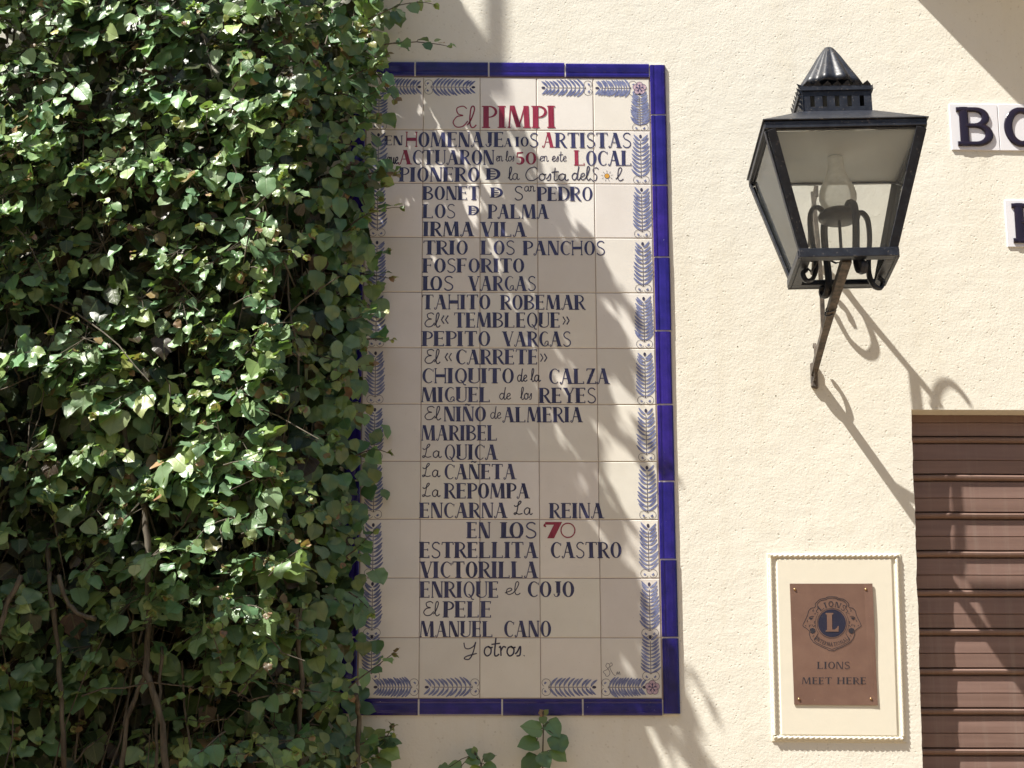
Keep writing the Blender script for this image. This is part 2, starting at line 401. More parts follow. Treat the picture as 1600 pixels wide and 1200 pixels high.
def glyph(ch, T=TH, t=THN):
    """(advance, [(points, widths, horizontal-cut?)])"""
    S = []
    def st(x, y0=0, y1=1, w=None):
        w = w or T
        S.append(([(x+w/2, y0), (x+w/2, y1)], w, 1))
        for y in (y0+t/2, y1-t/2): S.append(([(x-.055, y), (x+w+.055, y)], t*.9, 0))
    def ln(a, b, w=None, h=0): S.append(([a, b], w or t, h))
    def cv(p, w=None): S.append((p, w or t, 0))
    if ch in 'EFLT' and ch != 'T':
        st(0); r = T + (.30 if ch != 'L' else .36)
        if ch in 'EF':
            ln((T, 1-t/2), (r, 1-t/2)); ln((r, 1), (r-.015, .85)); ln((T, .52), (r-.08, .52)); ln((r-.08, .6), (r-.08, .44))
        if ch in 'EL': ln((T, t/2), (r, t/2)); ln((r-.01, .16), (r, 0))
        return r+.05, S
    if ch == 'I': st(0); return T+.06, S
    if ch == 'T':
        c = .33; S.append(([(c, 0), (c, 1)], T, 1)); ln((0, 1-t/2), (.66, 1-t/2)); ln((.02, 1), (0, .82)); ln((.64, 1), (.66, .82)); ln((c-T/2-.06, t/2), (c+T/2+.06, t/2)); return .66, S
    if ch in 'PRB':
        st(0); y0 = .46 if ch != 'B' else .52
        cv(ell(T, (1+y0)/2, .30, (1-y0)/2-t/2, 90, -90), ellw(90, -90, T*.5, t))
        if ch == 'R':
            S.append(([(T+.09, y0+.02), (T+.36, .03)], T*.72, 1)); cv(catmull([(T+.30, .12), (T+.40, .0), (T+.47, .02)]))
        if ch == 'B': cv(ell(T, y0/2+.01, .36, y0/2-t/4, 90, -90), ellw(90, -90, T*.55, t))
        return T+(.32 if ch == 'P' else .42), S
    if ch == 'D':
        st(0); cv(ell(T, .5, .40, .5-t/2, 90, -90), ellw(90, -90, T*.75, t)); return T+.42, S
    if ch == 'Ð':
        st(0); cv(ell(T, .5, .48, .5-t/2, 90, -90), ellw(90, -90, T*.9, t)); ln((T, .52), (T+.3, .52), .08); ln((T, .28), (T+.28, .28), .05); ln((T, .74), (T+.28, .74), .05); return T+.5, S
    if ch == 'O':
        cv(ell(.33, .5, .33-T*.36, .5-t/2, 0, 360, 36), ellw(0, 360, T*.8, t, 0, 36)); return .66, S
    if ch == 'o':      # thin hairline O
        cv(ell(.36, .5, .34, .5-t/2, 0, 360, 36), t*1.2); return .72, S
    if ch == 'Q':
        cv(ell(.33, .5, .33-T*.25, .5-t/2, 0, 360, 36), ellw(0, 360, T*.6, t, 0, 36)); cv(catmull([(.3, .22), (.42, .1), (.5, -.08), (.62, -.1)]), t*1.3); return .66, S
    if ch in 'CG':
        a1 = 312
        cv(ell(.36, .5, .36-T*.35, .5-t/2, 48, a1, 28), ellw(48, a1, T*.75, t, -1, 28))
        if ch == 'G': cv(catmull([(.34, .12), (.40, .30), (.52, .36), (.58, .22), (.5, .16)])); ln((.56, .36), (.58, .05))
        else: ln((.6, .92), (.6, .76))
        return .60, S
    if ch == 'S':
        cv(catmull([(.46, .86), (.34, .97), (.16, .95), (.05, .78), (.13, .6), (.3, .5), (.45, .36), (.46, .17), (.33, .03), (.14, .03), (.02, .16)]), t*1.35); return .50, S
    if ch == 'A':
        S.append(([(.36, 1), (.60, 0)], T*.95, 1)); ln((.33, .98), (.10, .05)); ln((.18, .36), (.50, .36)); cv(catmull([(.11, .06), (.03, .0), (-.02, .08), (.04, .12)]))
        ln((.44, t/2), (.78, t/2)); return .74, S
    if ch == 'V':
        S.append(([(.13, 1), (.40, 0)], T*.95, 1)); ln((.38, .02), (.66, .97)); ln((-.04, 1-t/2), (.3, 1-t/2)); ln((.58, 1-t/2), (.74, 1-t/2)); return .70, S
    if ch in 'NÑ':
        ln((.05, 0), (.05, 1), t*1.2, 1); S.append(([(.12, 1), (.52, 0)], T*.95, 1)); ln((.62, 0), (.62, 1), t*1.2, 1); ln((.54, 1-t/2), (.7, 1-t/2)); ln((-.02, t/2), (.13, t/2))
        if ch == 'Ñ': cv(catmull([(.14, 1.10), (.24, 1.17), (.36, 1.10), (.48, 1.16)]), t*1.4)
        return .68, S
    if ch == 'M':
        ln((.03, 0), (.10, 1), t*1.1, 1); S.append(([(.16, 1), (.42, .05)], T*.85, 1)); ln((.44, .06), (.68, .98)); S.append(([(.74, 1), (.78, 0)], T*.95, 1)); ln((-.03, t/2), (.1, t/2)); ln((.62, t/2), (.94, t/2)); return .92, S
    if ch == 'U':
        S.append(([(T/2, 1), (T/2, .22)], T, 1)); cv(ell(.33, .24, .27, .22, 180, 360), ellw(180, 360, T*.7, t, -1)); ln((.6, .22), (.6, 1), t*1.2, 1); ln((-.04, 1-t/2), (T+.05, 1-t/2)); ln((.52, 1-t/2), (.68, 1-t/2)); return .66, S
    if ch == 'H':
        for x in (.05, .60): ln((x, 0), (x, 1), t*1.2, 1); ln((x-.07, t/2), (x+.07, t/2)); ln((x-.07, 1-t/2), (x+.07, 1-t/2))
        ln((.05, .5), (.6, .5), T*.85); return .66, S
    if ch == 'h':       # plain serif H
        st(0); st(.50, w=T); ln((T, .5), (.5, .5)); return .5+T+.05, S
    if ch == 'J':
        S.append(([(.30, 1), (.30, .25)], T, 1)); cv(ell(.19, .25, .14, .22, 0, -170), ellw(0, -170, T*.7, t, 1)); ln((.12, 1-t/2), (.48, 1-t/2)); return .46, S
    if ch == 'Y':
        S.append(([(.12, 1), (.34, .5)], T*.9, 1)); ln((.60, .98), (.36, .48)); ln((.36, .5), (.36, 0), T*.7, 1); ln((.2, t/2), (.54, t/2)); ln((-.02, 1-t/2), (.26, 1-t/2)); ln((.52, 1-t/2), (.68, 1-t/2)); return .66, S
    if ch == 'Z':
        ln((.04, 1-t/2), (.56, 1-t/2)); S.append(([(.48, 1), (.1, 0)], T*.8, 1)); ln((.04, t/2), (.6, t/2)); ln((.06, 1), (.04, .84)); ln((.58, .16), (.6, 0)); cv(catmull([(.2, .55), (.3, .62), (.42, .5)])); return .58, S
    if ch == '5':
        ln((.14, 1-t), (.50, 1-t/2), T*.42); ln((.14, 1), (.12, .55), t*1.3); cv(ell(.26, .32, .22, .29, 110, -140), ellw(110, -140, T*.95, t*1.4, 1)); return .56, S
    if ch == '7':
        ln((.0, .93), (.62, .93), .13); S.append(([(.58, 1), (.22, 0)], T*1.25, 1)); cv(catmull([(.0, .9), (-.04, .78), (.04, .74)]), t*1.5); return .66, S
    if ch == '«': 
        for d in (0, .3): cv([(.22+d, .72), (.03+d, .45), (.22+d, .2)], t*1.5)
        return .6, S
    if ch == '»':
        for d in (0, .3): cv([(.03+d, .72), (.22+d, .45), (.03+d, .2)], t*1.5)
        return .6, S
    if ch == ' ': return .34, S
    return .4, S
SCR = {
 'a': (.50, [[(.36,.42),(.22,.5),(.06,.34),(.06,.1),(.2,.0),(.33,.18),(.38,.47),(.37,.1),(.45,0),(.54,.1)]]),
 'l': (.30, [[(0,.1),(.13,.35),(.26,.82),(.22,1),(.13,.88),(.09,.3),(.14,.02),(.24,0),(.33,.12)]]),
 'e': (.34, [[(0,.12),(.14,.22),(.30,.36),(.24,.5),(.1,.4),(.07,.12),(.19,0),(.36,.12)]]),
 'd': (.50, [[(.34,.42),(.2,.5),(.05,.33),(.06,.1),(.18,0),(.32,.2),(.46,1.0)],[(.44,.92),(.36,.1),(.44,0),(.52,.1)]]),
 'n': (.44, [[(0,.42),(.07,.48),(.07,0)],[(.07,.28),(.18,.5),(.30,.42),(.30,.06),(.38,0),(.46,.1)]]),
 'o': (.40, [[(.26,.5),(.1,.42),(.05,.18),(.16,0),(.32,.12),(.34,.38),(.22,.5),(.3,.42),(.42,.46)]]),
 's': (.32, [[(.0,.1),(.1,.22),(.22,.5),(.24,.3),(.2,.04),(.06,.0)]]),
 'S': (.40, [[(.38,.88),(.26,1),(.1,.86),(.14,.62),(.28,.4),(.24,.1),(.1,0),(0,.14)]]),
 't': (.30, [[(.16,.95),(.1,.12),(.18,0),(.3,.1)],[(-.04,.60),(.34,.66)]]),
 'q': (.46, [[(.34,.42),(.2,.5),(.05,.33),(.06,.1),(.18,0),(.32,.2),(.36,.48),(.33,-.42)],[(.18,-.22),(.46,-.2)]]),
 'u': (.44, [[(0,.42),(.05,.48),(.06,.1),(.16,0),(.28,.12),(.32,.48),(.32,.1),(.4,0),(.46,.1)]]),
 'r': (.30, [[(0,.42),(.06,.48),(.08,0)],[(.08,.28),(.18,.48),(.30,.44)]]),
 'C': (.66, [[(.62,.82),(.46,1),(.16,.82),(.02,.4),(.14,.04),(.4,0),(.66,.22)]]),
 'E': (.52, [[(.50,.88),(.36,1),(.14,.9),(.18,.64),(.36,.56),(.14,.5),(.0,.24),(.12,.02),(.36,.05),(.54,.3)]]),
 'L': (.60, [[(.02,.70),(.10,.60),(.30,.72),(.44,.92),(.38,1.0),(.28,.86),(.22,.42),(.14,.08),(.05,.0),(.01,.08),(.10,.13),(.30,.02),(.52,.08)]]),
 'y': (.50, [[(.02,.95),(.06,.62),(.2,.55),(.38,.72),(.46,1.0)],[(.46,1.0),(.36,.3),(.22,-.12),(.04,-.10),(.12,.06),(.5,.25)]]),
 '.': (.16, [[(.06,.0),(.09,.03)]]), ' ': (.30, []),
}
LIFT = .0005
class Ink:
    def __init__(s, place): s.mb = MB(); s.mb.norecalc = True; s.pl = place; s.k = 0
    def stroke(s, pts, widths, h=0, sx=1.0):
        n = len(pts)
        if not hasattr(widths, '__len__'): widths = [widths]*n
        s.k += 1; lift = LIFT + (s.k % 24)*.00002
        vs = []
        closed = hypot(pts[0][0]-pts[-1][0], pts[0][1]-pts[-1][1]) < 1e-6 and n > 3
        for i, p in enumerate(pts):
            if h: nx, ny = 1.0, 0.0
            else:
                a = pts[i-1] if i else (pts[-2] if closed else pts[0]); b = pts[i+1] if i < n-1 else (pts[1] if closed else pts[-1])
                dx, dy = b[0]-a[0], b[1]-a[1]; L = hypot(dx, dy) or 1; nx, ny = -dy/L, dx/L
            w = widths[i]/2
            vs += [s.pl(p[0]+nx*w, p[1]+ny*w, lift), s.pl(p[0]-nx*w, p[1]-ny*w, lift)]
        s.mb.add(vs, [(2*i, 2*i+1, 2*i+3, 2*i+2) for i in range(n-1)])
    def poly(s, pts):
        s.k += 1; lift = LIFT + (s.k % 24)*.00002
        s.mb.add([s.pl(x, y, lift) for x, y in pts], [tuple(range(len(pts)))])
def layout(text, script=False, T=TH, t=THN, gap=.10):
    x = 0; out = []
    for ch in text:
        if script:
            a, ss = SCR[ch]; out += [([(x+p[0], p[1]) for p in catmull(q, 5)], t, 0) for q in ss]; x += a
        else:
            a, ss = glyph(ch, T, t); out += [([(x+p[0], p[1]) for p in q], w, h) for q, w, h in ss]; x += a + gap
    return (x if script else x-gap), out
TY = -.0045   # front of the mural tiles
def word(ink, text, x0, x1, yt, yb, script=False, T=TH, t=THN, slant=0):
    """write TEXT so that it fills the box x0..x1, yt..yb measured on the photograph, on the tile plane"""
    A = at(x0, yb, -TY); B = at(x1, yb, -TY); C = at((x0+x1)/2, yt, -TY)
    L, ss = layout(text, script, T, t); H = C.z - (A.z+B.z)/2; ux = (B.x-A.x)/L; 
    ratio = H/ux
    jit = random.Random(text+str(x0))
    def pl(x, y, lift): return (A.x + x*ux + slant*y*H, TY-lift, A.z + (B.z-A.z)*x/L + y*H)
    ink.pl = pl
    for pts, w, h in ss:
        n = len(pts)
        if script or not h:
            # keep hairlines even in both directions: widths are in units of the height, x is in units of ux
            ww = w if hasattr(w, '__len__') else [w]*n
            k2 = []
            for i, p in enumerate(pts):
                a = pts[max(0, i-1)]; b = pts[min(n-1, i+1)]; dx, dy = (b[0]-a[0])*ux, (b[1]-a[1])*H; l = hypot(dx, dy) or 1
                nx, ny = -dy/l, dx/l                     # world normal
                k2.append((nx, ny))
            s_ = sqrt(H*ux) if not script else H
            ink.k += 1; lift = LIFT + (ink.k % 24)*.00002; vs = []
            wob = jit.uniform(.9, 1.12)
            for i, p in enumerate(pts):
                w2 = ww[i]*s_/2*wob; nx, ny = k2[i]; q = pl(p[0], p[1], lift)
                vs += [(q[0]+nx*w2, q[1], q[2]+ny*w2), (q[0]-nx*w2, q[1], q[2]-ny*w2)]
            ink.mb.add(vs, [(2*i, 2*i+1, 2*i+3, 2*i+2) for i in range(n-1)])
        else:
            d = jit.uniform(-.012, .012)
            ink.stroke([(p[0]+(d if i else 0), p[1]+(jit.uniform(-.015, .015))) for i, p in enumerate(pts)], w, h)

# ------------------------------------------------------------------ the tile mural
mural = thing('tile_mural', 'tall hand painted tile mural with blue lettering and cobalt border beside the ivy', 'tile mural')
TX0, TZ0, TW = -.24044, 2.57891 + CAMZ, .15
TZH = .15026
tl = MB(); gr = MB(); NR, NC = 11, 5
gr.box((TX0-.004, TY+.0012, TZ0-NR*TZH-.004), (TX0+NC*TW+.004, .012, TZ0+.004))
rt = random.Random(3)
for j in range(NR):
    for i in range(NC):
        x0, x1 = TX0+i*TW+.0009, TX0+(i+1)*TW-.0009; z1, z0 = TZ0-j*TZH-.0009, TZ0-(j+1)*TZH+.0009
        tx, tz = rt.uniform(-.0002, .0002), rt.uniform(-.0002, .0002)
        v = rt.uniform(.90, 1.05); c = (v*rt.uniform(.985, 1.015), v, v*rt.uniform(.96, 1.03), 1)
        b = .0016
        def fy(x, z): return TY + tx*(x-x0-TW/2)/TW*2 + tz*(z-z0-TZH/2)/TZH*2
        vs = [(x0, TY+.006, z0), (x1, TY+.006, z0), (x1, TY+.006, z1), (x0, TY+.006, z1)]
        vs += [(x, fy(x, z)+b*.6, z) for x, z in ((x0, z0), (x1, z0), (x1, z1), (x0, z1))]
        vs += [(x, fy(x, z), z) for x, z in ((x0+b, z0+b), (x1-b, z0+b), (x1-b, z1-b), (x0+b, z1-b))]
        tl.add(vs, [(k, (k+1) % 4, 4+(k+1) % 4, 4+k) for k in range(4)] + [(4+k, 4+(k+1) % 4, 8+(k+1) % 4, 8+k) for k in range(4)] + [(8, 9, 10, 11)], c)
tl.build('tile_face', TILE, mural)
gr.build('grout_bed', GROUT, mural)
# cobalt moulding: profile across (0 inner .. 1 outer), height off the wall
MW = .0405
PROF = [(0, -.002), (0, .0058), (.06, .0075), (.20, .0075), (.26, .0066), (.32, .0066), (.40, .0072), (.70, .0082), (.90, .0076), (1, .0052), (1, -.002)]
def rail(mb, p0, p1, outd, segs, gap=.0042):
    p0, p1, outd = Vector(p0), Vector(p1), Vector(outd)
    for a, b in segs:
        L = (p1-p0).length; d = (p1-p0)/L
        A, B = p0 + d*(a*L+gap/2), p0 + d*(b*L-gap/2)
        jx = rt.uniform(-.0009, .0009); jo = outd*rt.uniform(-.0009, .0009)
        vs = []
        for P in (A, B):
            for s_, h in PROF: vs.append(P + jo + outd*(s_*MW) + Vector((0, -h+jx, 0)))
        n = len(PROF)
        tv = rt.uniform(.72, 1.25); mb.add(vs, [(k, k+1, n+k+1, n+k) for k in range(n-1)] + [tuple(range(n))[::-1], tuple(range(n, 2*n))], (tv*rt.uniform(.8, 1.2), tv, tv, 1))
def brk(vals): return list(zip(vals[:-1], vals[1:]))
TXR, TZBm = TX0+NC*TW, TZ0-NR*TZH
zcut = [0] + [ (TZ0+MW - at(1025, yy).z)/(TZ0+2*MW-TZBm) for yy in (181, 291, 403, 518, 633, 753, 875, 997)] + [1]
for side, (p0, p1, od, vals) in {
    'right': ((TXR+.002, 0, TZ0+MW), (TXR+.002, 0, TZBm-MW), (1, 0, 0), zcut),
    'left': ((TX0-.002, 0, TZ0+MW), (TX0-.002, 0, TZBm-MW), (-1, 0, 0), zcut),
    'top': ((TX0, 0, TZ0+.002), (TXR+.001, 0, TZ0+.002), (0, 0, 1), [0, .17, .43, .70, 1]),
    'bottom': ((TX0, 0, TZBm-.002), (TXR+.001, 0, TZBm-.002), (0, 0, -1), [0, .20, .473, .737, 1])}.items():
    r = MB(); rail(r, p0, p1, od, brk(vals)); r.build('border_rail', COBALT, mural, bevel=0)
    q = MB(); a, b, o_ = Vector(p0), Vector(p1), Vector(od)
    c = [a+o_*.001, b+o_*.001, b+o_*(MW-.001), a+o_*(MW-.001)]
    q.hexa([v+Vector((0, .004, 0)) for v in c], [v+Vector((0, -.0053, 0)) for v in c]); q.build('border_grout', WGROUT, mural)

BL_, RD_, SC_ = 'blue', 'red', 'thin'
LINES = [
 [('El', 'S', 708, 743, 166, 199, RD_), ('PIMPI', 'U', 755, 868, 165.5, 200, RD_)],
 [('EN', 'U', 600.6, 629, 212, 227, BL_), ('H', 'U', 634, 652, 206, 229.5, RD_), ('OMENAJE', 'U', 654, 787, 206.5, 230, BL_), ('A', 'U', 788, 800, 216, 229.5, BL_), ('IO', 'U', 806, 826, 214, 229, BL_), ('S', 'U', 828, 841, 208, 230, BL_), ('A', 'U', 848, 866, 207, 230.5, RD_), ('RTISTAS', 'U', 868, 986, 207.5, 231, BL_)],
 [('que', 'S', 604, 622, 235, 256, SC_), ('A', 'U', 623, 643, 234, 257, RD_), ('CTUARON', 'U', 645, 772, 234.5, 257.5, BL_), ('en los', 'S', 775, 804, 236, 252, SC_), ('5O', 'U', 805, 838, 238, 257, RD_), ('en este', 'S', 843, 885, 236, 252, SC_), ('L', 'U', 898, 914, 235, 258.5, RD_), ('OCAL', 'U', 916, 987, 235.5, 259, BL_)],
 [('PIONERO', 'U', 624, 749, 261.5, 284, BL_), ('Ð', 'U', 760, 780, 263, 281, BL_), ('la', 'S', 794, 811, 261, 281, SC_), ('Costa', 'S', 821, 887, 261, 282, SC_), ('del', 'S', 893, 922, 260, 281, SC_), ('S', 'S', 924, 936, 262, 283, SC_), ('l', 'S', 962, 973, 262, 282, SC_)],
 [('BONET', 'U', 661, 748.5, 291, 312.5, BL_), ('Ð', 'U', 767, 784, 293, 309, BL_), ('S', 'U', 804, 817, 291, 313, SC_), ('an', 'S', 819, 836, 283, 299, SC_), ('PEDRO', 'U', 840, 926, 292, 314, BL_)],
 [('LOS', 'U', 661, 711, 319, 341, BL_), ('Ð', 'U', 732, 747, 321.5, 336, BL_), ('PALMA', 'U', 763, 857, 319.5, 342, BL_)],
 [('IRMA', 'U', 662, 740, 346.5, 369.5, BL_), ('VILA', 'U', 751, 822, 347, 370, BL_)],
 [('TRIO', 'U', 662, 731, 376, 398, BL_), ('LOS', 'U', 752, 804, 376, 398, BL_), ('PANCHOS', 'U', 818, 945, 376.5, 399, BL_)],
 [('FOSFORITO', 'U', 661, 819, 404, 426, BL_)],
 [('IOS', 'U', 661, 708, 431.5, 454, BL_), ('VARGAS', 'U', 732, 837, 431.5, 454.5, BL_)],
 [('TAHITO', 'U', 660, 766, 460.5, 483.5, BL_), ('ROBEMAR', 'U', 782.6, 914, 461, 484, BL_)],
 [('El', 'S', 664, 687, 489, 511, SC_), ('«', 'U', 689, 702, 486, 511, SC_), ('TEMBLEQUE', 'U', 710, 875, 488.5, 512, BL_), ('»', 'U', 879, 891, 488, 512, SC_)],
 [('PEPITO', 'U', 660, 766, 517.5, 541, BL_), ('VARGAS', 'U', 785, 892, 518, 541.5, BL_)],
 [('El', 'S', 664, 687, 546, 568, SC_), ('«', 'U', 695, 707, 545, 569, SC_), ('CARRETE', 'U', 713, 840, 546, 569.5, BL_), ('»', 'U', 844, 856, 546, 570, SC_)],
 [('CHIQUITO', 'U', 660, 803, 575.5, 599, BL_), ('de la', 'S', 808, 844, 576, 596, SC_), ('CALZA', 'U', 858, 952, 576, 600, BL_)],
 [('MIGUEL', 'U', 659, 766, 605, 628.5, BL_), ('de', 'S', 780, 798, 605, 624, SC_), ('los', 'S', 813, 832, 605, 624, SC_), ('REYES', 'U', 843, 931, 606, 630, BL_)],
 [('El', 'S', 664, 688, 635, 656, SC_), ('NIÑO', 'U', 694, 759, 635.5, 658.5, BL_), ('de', 'S', 766, 783, 635, 654, SC_), ('ALMERIA', 'U', 786, 910, 636, 660, BL_)],
 [('MARIBEL', 'U', 659, 777, 664.5, 688.5, BL_)],
 [('La', 'S', 660, 689, 694, 715, SC_), ('QUICA', 'U', 695, 777, 694.5, 718.5, BL_)],
 [('La', 'S', 660, 687, 724, 745, SC_), ('CAÑETA', 'U', 694.6, 806, 725, 749, BL_)],
 [('La', 'S', 660, 687, 755, 776, SC_), ('REPOMPA', 'U', 694.6, 827, 755, 779, BL_)],
 [('ENCARNA', 'U', 656, 792, 785.5, 809.5, BL_), ('La', 'S', 803, 831, 783, 804, SC_), ('REINA', 'U', 859, 943, 786, 810, BL_)],
 [('EN', 'U', 730, 766, 816, 841, BL_), ('IOS', 'U', 783, 838, 816, 841, BL_), ('7', 'U', 852, 876, 816, 841.5, RD_), ('o', 'U', 876, 899, 817, 840.5, RD_)],
 [('ESTRELLITA', 'U', 656, 840, 847, 872, BL_), ('CASTRO', 'U', 861, 971, 847, 872, BL_)],
 [('VICTORILLA', 'U', 656, 840, 877.5, 903, BL_)],
 [('ENRIQUE', 'U', 656.6, 779, 908.5, 934, BL_), ('el', 'S', 789, 812, 909, 929, SC_), ('COJO', 'U', 825, 897, 908.5, 933, BL_)],
 [('El', 'S', 662, 686, 940, 962, SC_), ('PELE', 'U', 693, 768, 939.5, 965, BL_)],
 [('MANUEL', 'U', 656.6, 770, 970.5, 995.5, BL_), ('CANO', 'U', 788, 861, 970, 995.5, BL_)],
 [('y', 'S', 724, 745, 1003, 1027, SC_), ('otros.', 'S', 755, 822, 995, 1025, SC_)],
]
LINK = {BL_: BLUEP, RD_: REDP, SC_: LINEP}
for ln_ in LINES:
    by = {}
    for tx, kind, x0, x1, yt, yb, c in ln_: by.setdefault(c, []).append((tx, kind, x0, x1, yt, yb))
    for c, ws in by.items():
        for tx, kind, x0, x1, yt, yb in ws:
            ink = Ink(None)
            if kind == 'S': word(ink, tx, x0, x1, yt, yb, True, t=.055 if c == RD_ else .075, slant=0)
            elif c == SC_: word(ink, tx, x0, x1, yt, yb, False, T=.07, t=.06)
            else: word(ink, tx, x0, x1, yt, yb)
            if tx == 'IOS':     # bar joining the L and the O
                ink.k += 1; A = at(x0+2, yb-1, -TY); B = at(x0+(x1-x0)*.55, yb-1, -TY)
                ink.mb.add([(A.x, TY-.0010, A.z-.001), (B.x, TY-.0010, B.z-.001), (B.x, TY-.0010, B.z+.002), (A.x, TY-.0010, A.z+.002)], [(0, 1, 2, 3)])
            o = ink.mb.build('lettering', LINK[c], mural)
            if c == RD_: o['label'] = 'crimson lettering'
# little sun in "Sol"
def tp(px, py): 
    P = at(px, py, -TY); return P
ink = Ink(lambda x, y, l: (tp(948.4, 275).x + x, TY-l, tp(948.4, 275).z + y))
ink.poly([(.0062*cos(2*pi*k/16), .0062*sin(2*pi*k/16)) for k in range(16)]); ink.mb.build('painted_sun', SUNP, mural, label='small ochre sun in the fourth line')
ink = Ink(ink.pl)
ink.stroke(ell(0, 0, .0066, .0066, 0, 360, 20), .0010)
for k in range(9):
    a = 2*pi*k/9+.2; ink.stroke([(.010*cos(a), .010*sin(a)), (.0155*cos(a), .0155*sin(a))], .0011)
ink.mb.build('sun_rays', LINEP, mural)
# painter's initials
ink = Ink(lambda x, y, l: (tp(943, 1057).x + x, TY-l, tp(943, 1057).z + y))
for q in ([(.006,.004),(.0,.012),(.010,.018),(.016,.028),(.010,.033),(.006,.026),(.012,.018),(.016,.008),(.010,.0),(.004,.003)], [(.016,.032),(.020,.034),(.022,.028),(.016,.022),(.024,.006),(.03,.002)], [(.032,.004),(.034,.012),(.036,.005),(.039,.012),(.041,.004)]):
    ink.stroke(catmull(q, 5), .0011)
ink.mb.build('lettering', LINEP, mural)

# garlands: one per border tile
def garland(ox, oz, dx, dz, L=.145, hw=.0235, rose=False):
    """a feathery sprig from (ox, oz) running along (dx, dz) in the tile plane"""
    px_, pz_ = -dz, dx
    def pl(u, v, l): return (ox + dx*u + px_*v, TY-l, oz + dz*u + pz_*v)
    rg = random.Random(round(ox*991+oz*577))
    lf = Ink(pl); li = Ink(pl)
    N = rg.choice((10, 11, 12))
    for s_ in (-1, 1):
        for k in range(N):
            u0 = L*(.165 + .70*k/(N-1))*rg.uniform(.985, 1.015); w_ = hw*(1.0 - .25*(k/(N-1))**2)*rg.uniform(.9, 1.05); rise = L*(.125 - .02*k/N)*rg.uniform(.9, 1.1)
            pts = []; wd = []
            for i in range(8):
                f = i/7; pts.append((u0 + rise*(f**1.5), s_*(.0012 + w_*(f**.85)))); wd.append(0.0010 + .0050*sin(pi*min(1, f*.93+.04))**.8)
            lf.stroke(pts, wd)
    li.stroke([(L*.12, 0), (L*.84, 0)], .0014)
    li.poly([(L*.93 + .0052*cos(2*pi*k/12), .0036*sin(2*pi*k/12)) for k in range(12)])
    for s_ in (-1, 1):
        pts = [(L*.165 - .0008, 0)] + [(L*.085 + .0105*cos(radians(a)), s_*(.0108 + .0100*sin(radians(a)))) for a in range(-60, 260, 20)]
        li.stroke(pts, .0010)
        lf.stroke([(L*.055, s_*.012), (L*.08, s_*.009)], [.0050, .0075])
    return lf, li
spr = []
for j in range(NR):
    zb = TZ0-(j+1)*TZH
    full = .145
    for xx in (TX0+.033, TXR-.027):
        L_ = .145 if 0 < j < NR-1 else .115
        z_ = zb if j < NR-1 else zb+.045
        if j == 0: z_ = zb
        spr.append((xx, z_, 0, 1, L_))
zt, zb_ = TZ0-.0285, TZBm+.027
for x_, d_ in ((TX0+.035, 1), (TX0+.152, 1), (TX0+.598, -1), (TX0+.715, -1)):
    spr.append((x_, zt, d_, 0, .14 if abs(x_-TX0-.35) < .3 else .112))
for x_, d_ in ((TX0+.148, -1), (TX0+.300, -1), (TX0+.452, 1), (TX0+.602, 1)):
    spr.append((x_, zb_, d_, 0, .14 if abs(x_-TX0-.37) < .2 else .112))
for (x_, z_, dx, dz, L_) in spr:
    lf, li = garland(x_, z_, dx, dz, L_)
    g_ = lf.mb.build('leaf_garland', LEAFP, mural); li.mb.build('garland_outline', LINEP, g_)
for (x_, z_) in ((TXR-.027, TZ0-.0285), (TXR-.024, TZBm+.026)):
    ink = Ink(lambda u, v, l: (x_+u, TY-l-.0006, z_+v)); i2 = Ink(lambda u, v, l: (x_+u, TY-l-.0012, z_+v))
    for a in range(0, 360, 72):
        c = (.0095*cos(radians(a+18)), .0095*sin(radians(a+18))); ink.poly([(c[0]+.0085*cos(2*pi*k/12), c[1]+.0085*sin(2*pi*k/12)) for k in range(12)])
        i2.stroke(ell(c[0], c[1], .0088, .0088, 0, 360, 16), .0009)
        i2.stroke([(c[0]*.55, c[1]*.55), (c[0]*1.25, c[1]*1.25)], [.0032, .0012])
    f_ = ink.mb.build('corner_flower', PINKP, mural); i2.mb.build('flower_outline', BLUEP, f_)

# ------------------------------------------------------------------ framed panel and copper plaque
PC = [at(*p) for p in ((1197, 864), (1408, 864), (1418, 1162), (1205, 1160))]    # top-left, top-right, bottom-right, bottom-left
fr = thing('moulded_panel', 'cream panel framed by rope moulding, holding the copper plaque beside the shutter', 'wall panel')
def lerp4(u, v, q):
    a = PC[0].lerp(PC[1], u); b = PC[3].lerp(PC[2], u); p = a.lerp(b, v); return Vector((p.x, -q, p.z))
bmk = MB(); bmk.hexa([lerp4(0, 1, -.006), lerp4(1, 1, -.006), lerp4(1, 0, -.006), lerp4(0, 0, -.006)], [lerp4(.006, .995, .0032), lerp4(.994, .995, .0032), lerp4(.994, .005, .0032), lerp4(.006, .005, .0032)])
bmk.build('frame_back', MOULD, fr, bevel=.0008)
pm = MB(); e0 = (.075, .925, .035, .962)
pm.hexa([lerp4(e0[0]-.008, e0[3]+.006, .001), lerp4(e0[1]+.008, e0[3]+.006, .001), lerp4(e0[1]+.008, e0[2]-.006, .001), lerp4(e0[0]-.008, e0[2]-.006, .001)],
        [lerp4(e0[0], e0[3], .0062), lerp4(e0[1], e0[3], .0062), lerp4(e0[1], e0[2], .0062), lerp4(e0[0], e0[2], .0062)])
pm.build('panel_board', MOULD, fr, bevel=.0015)
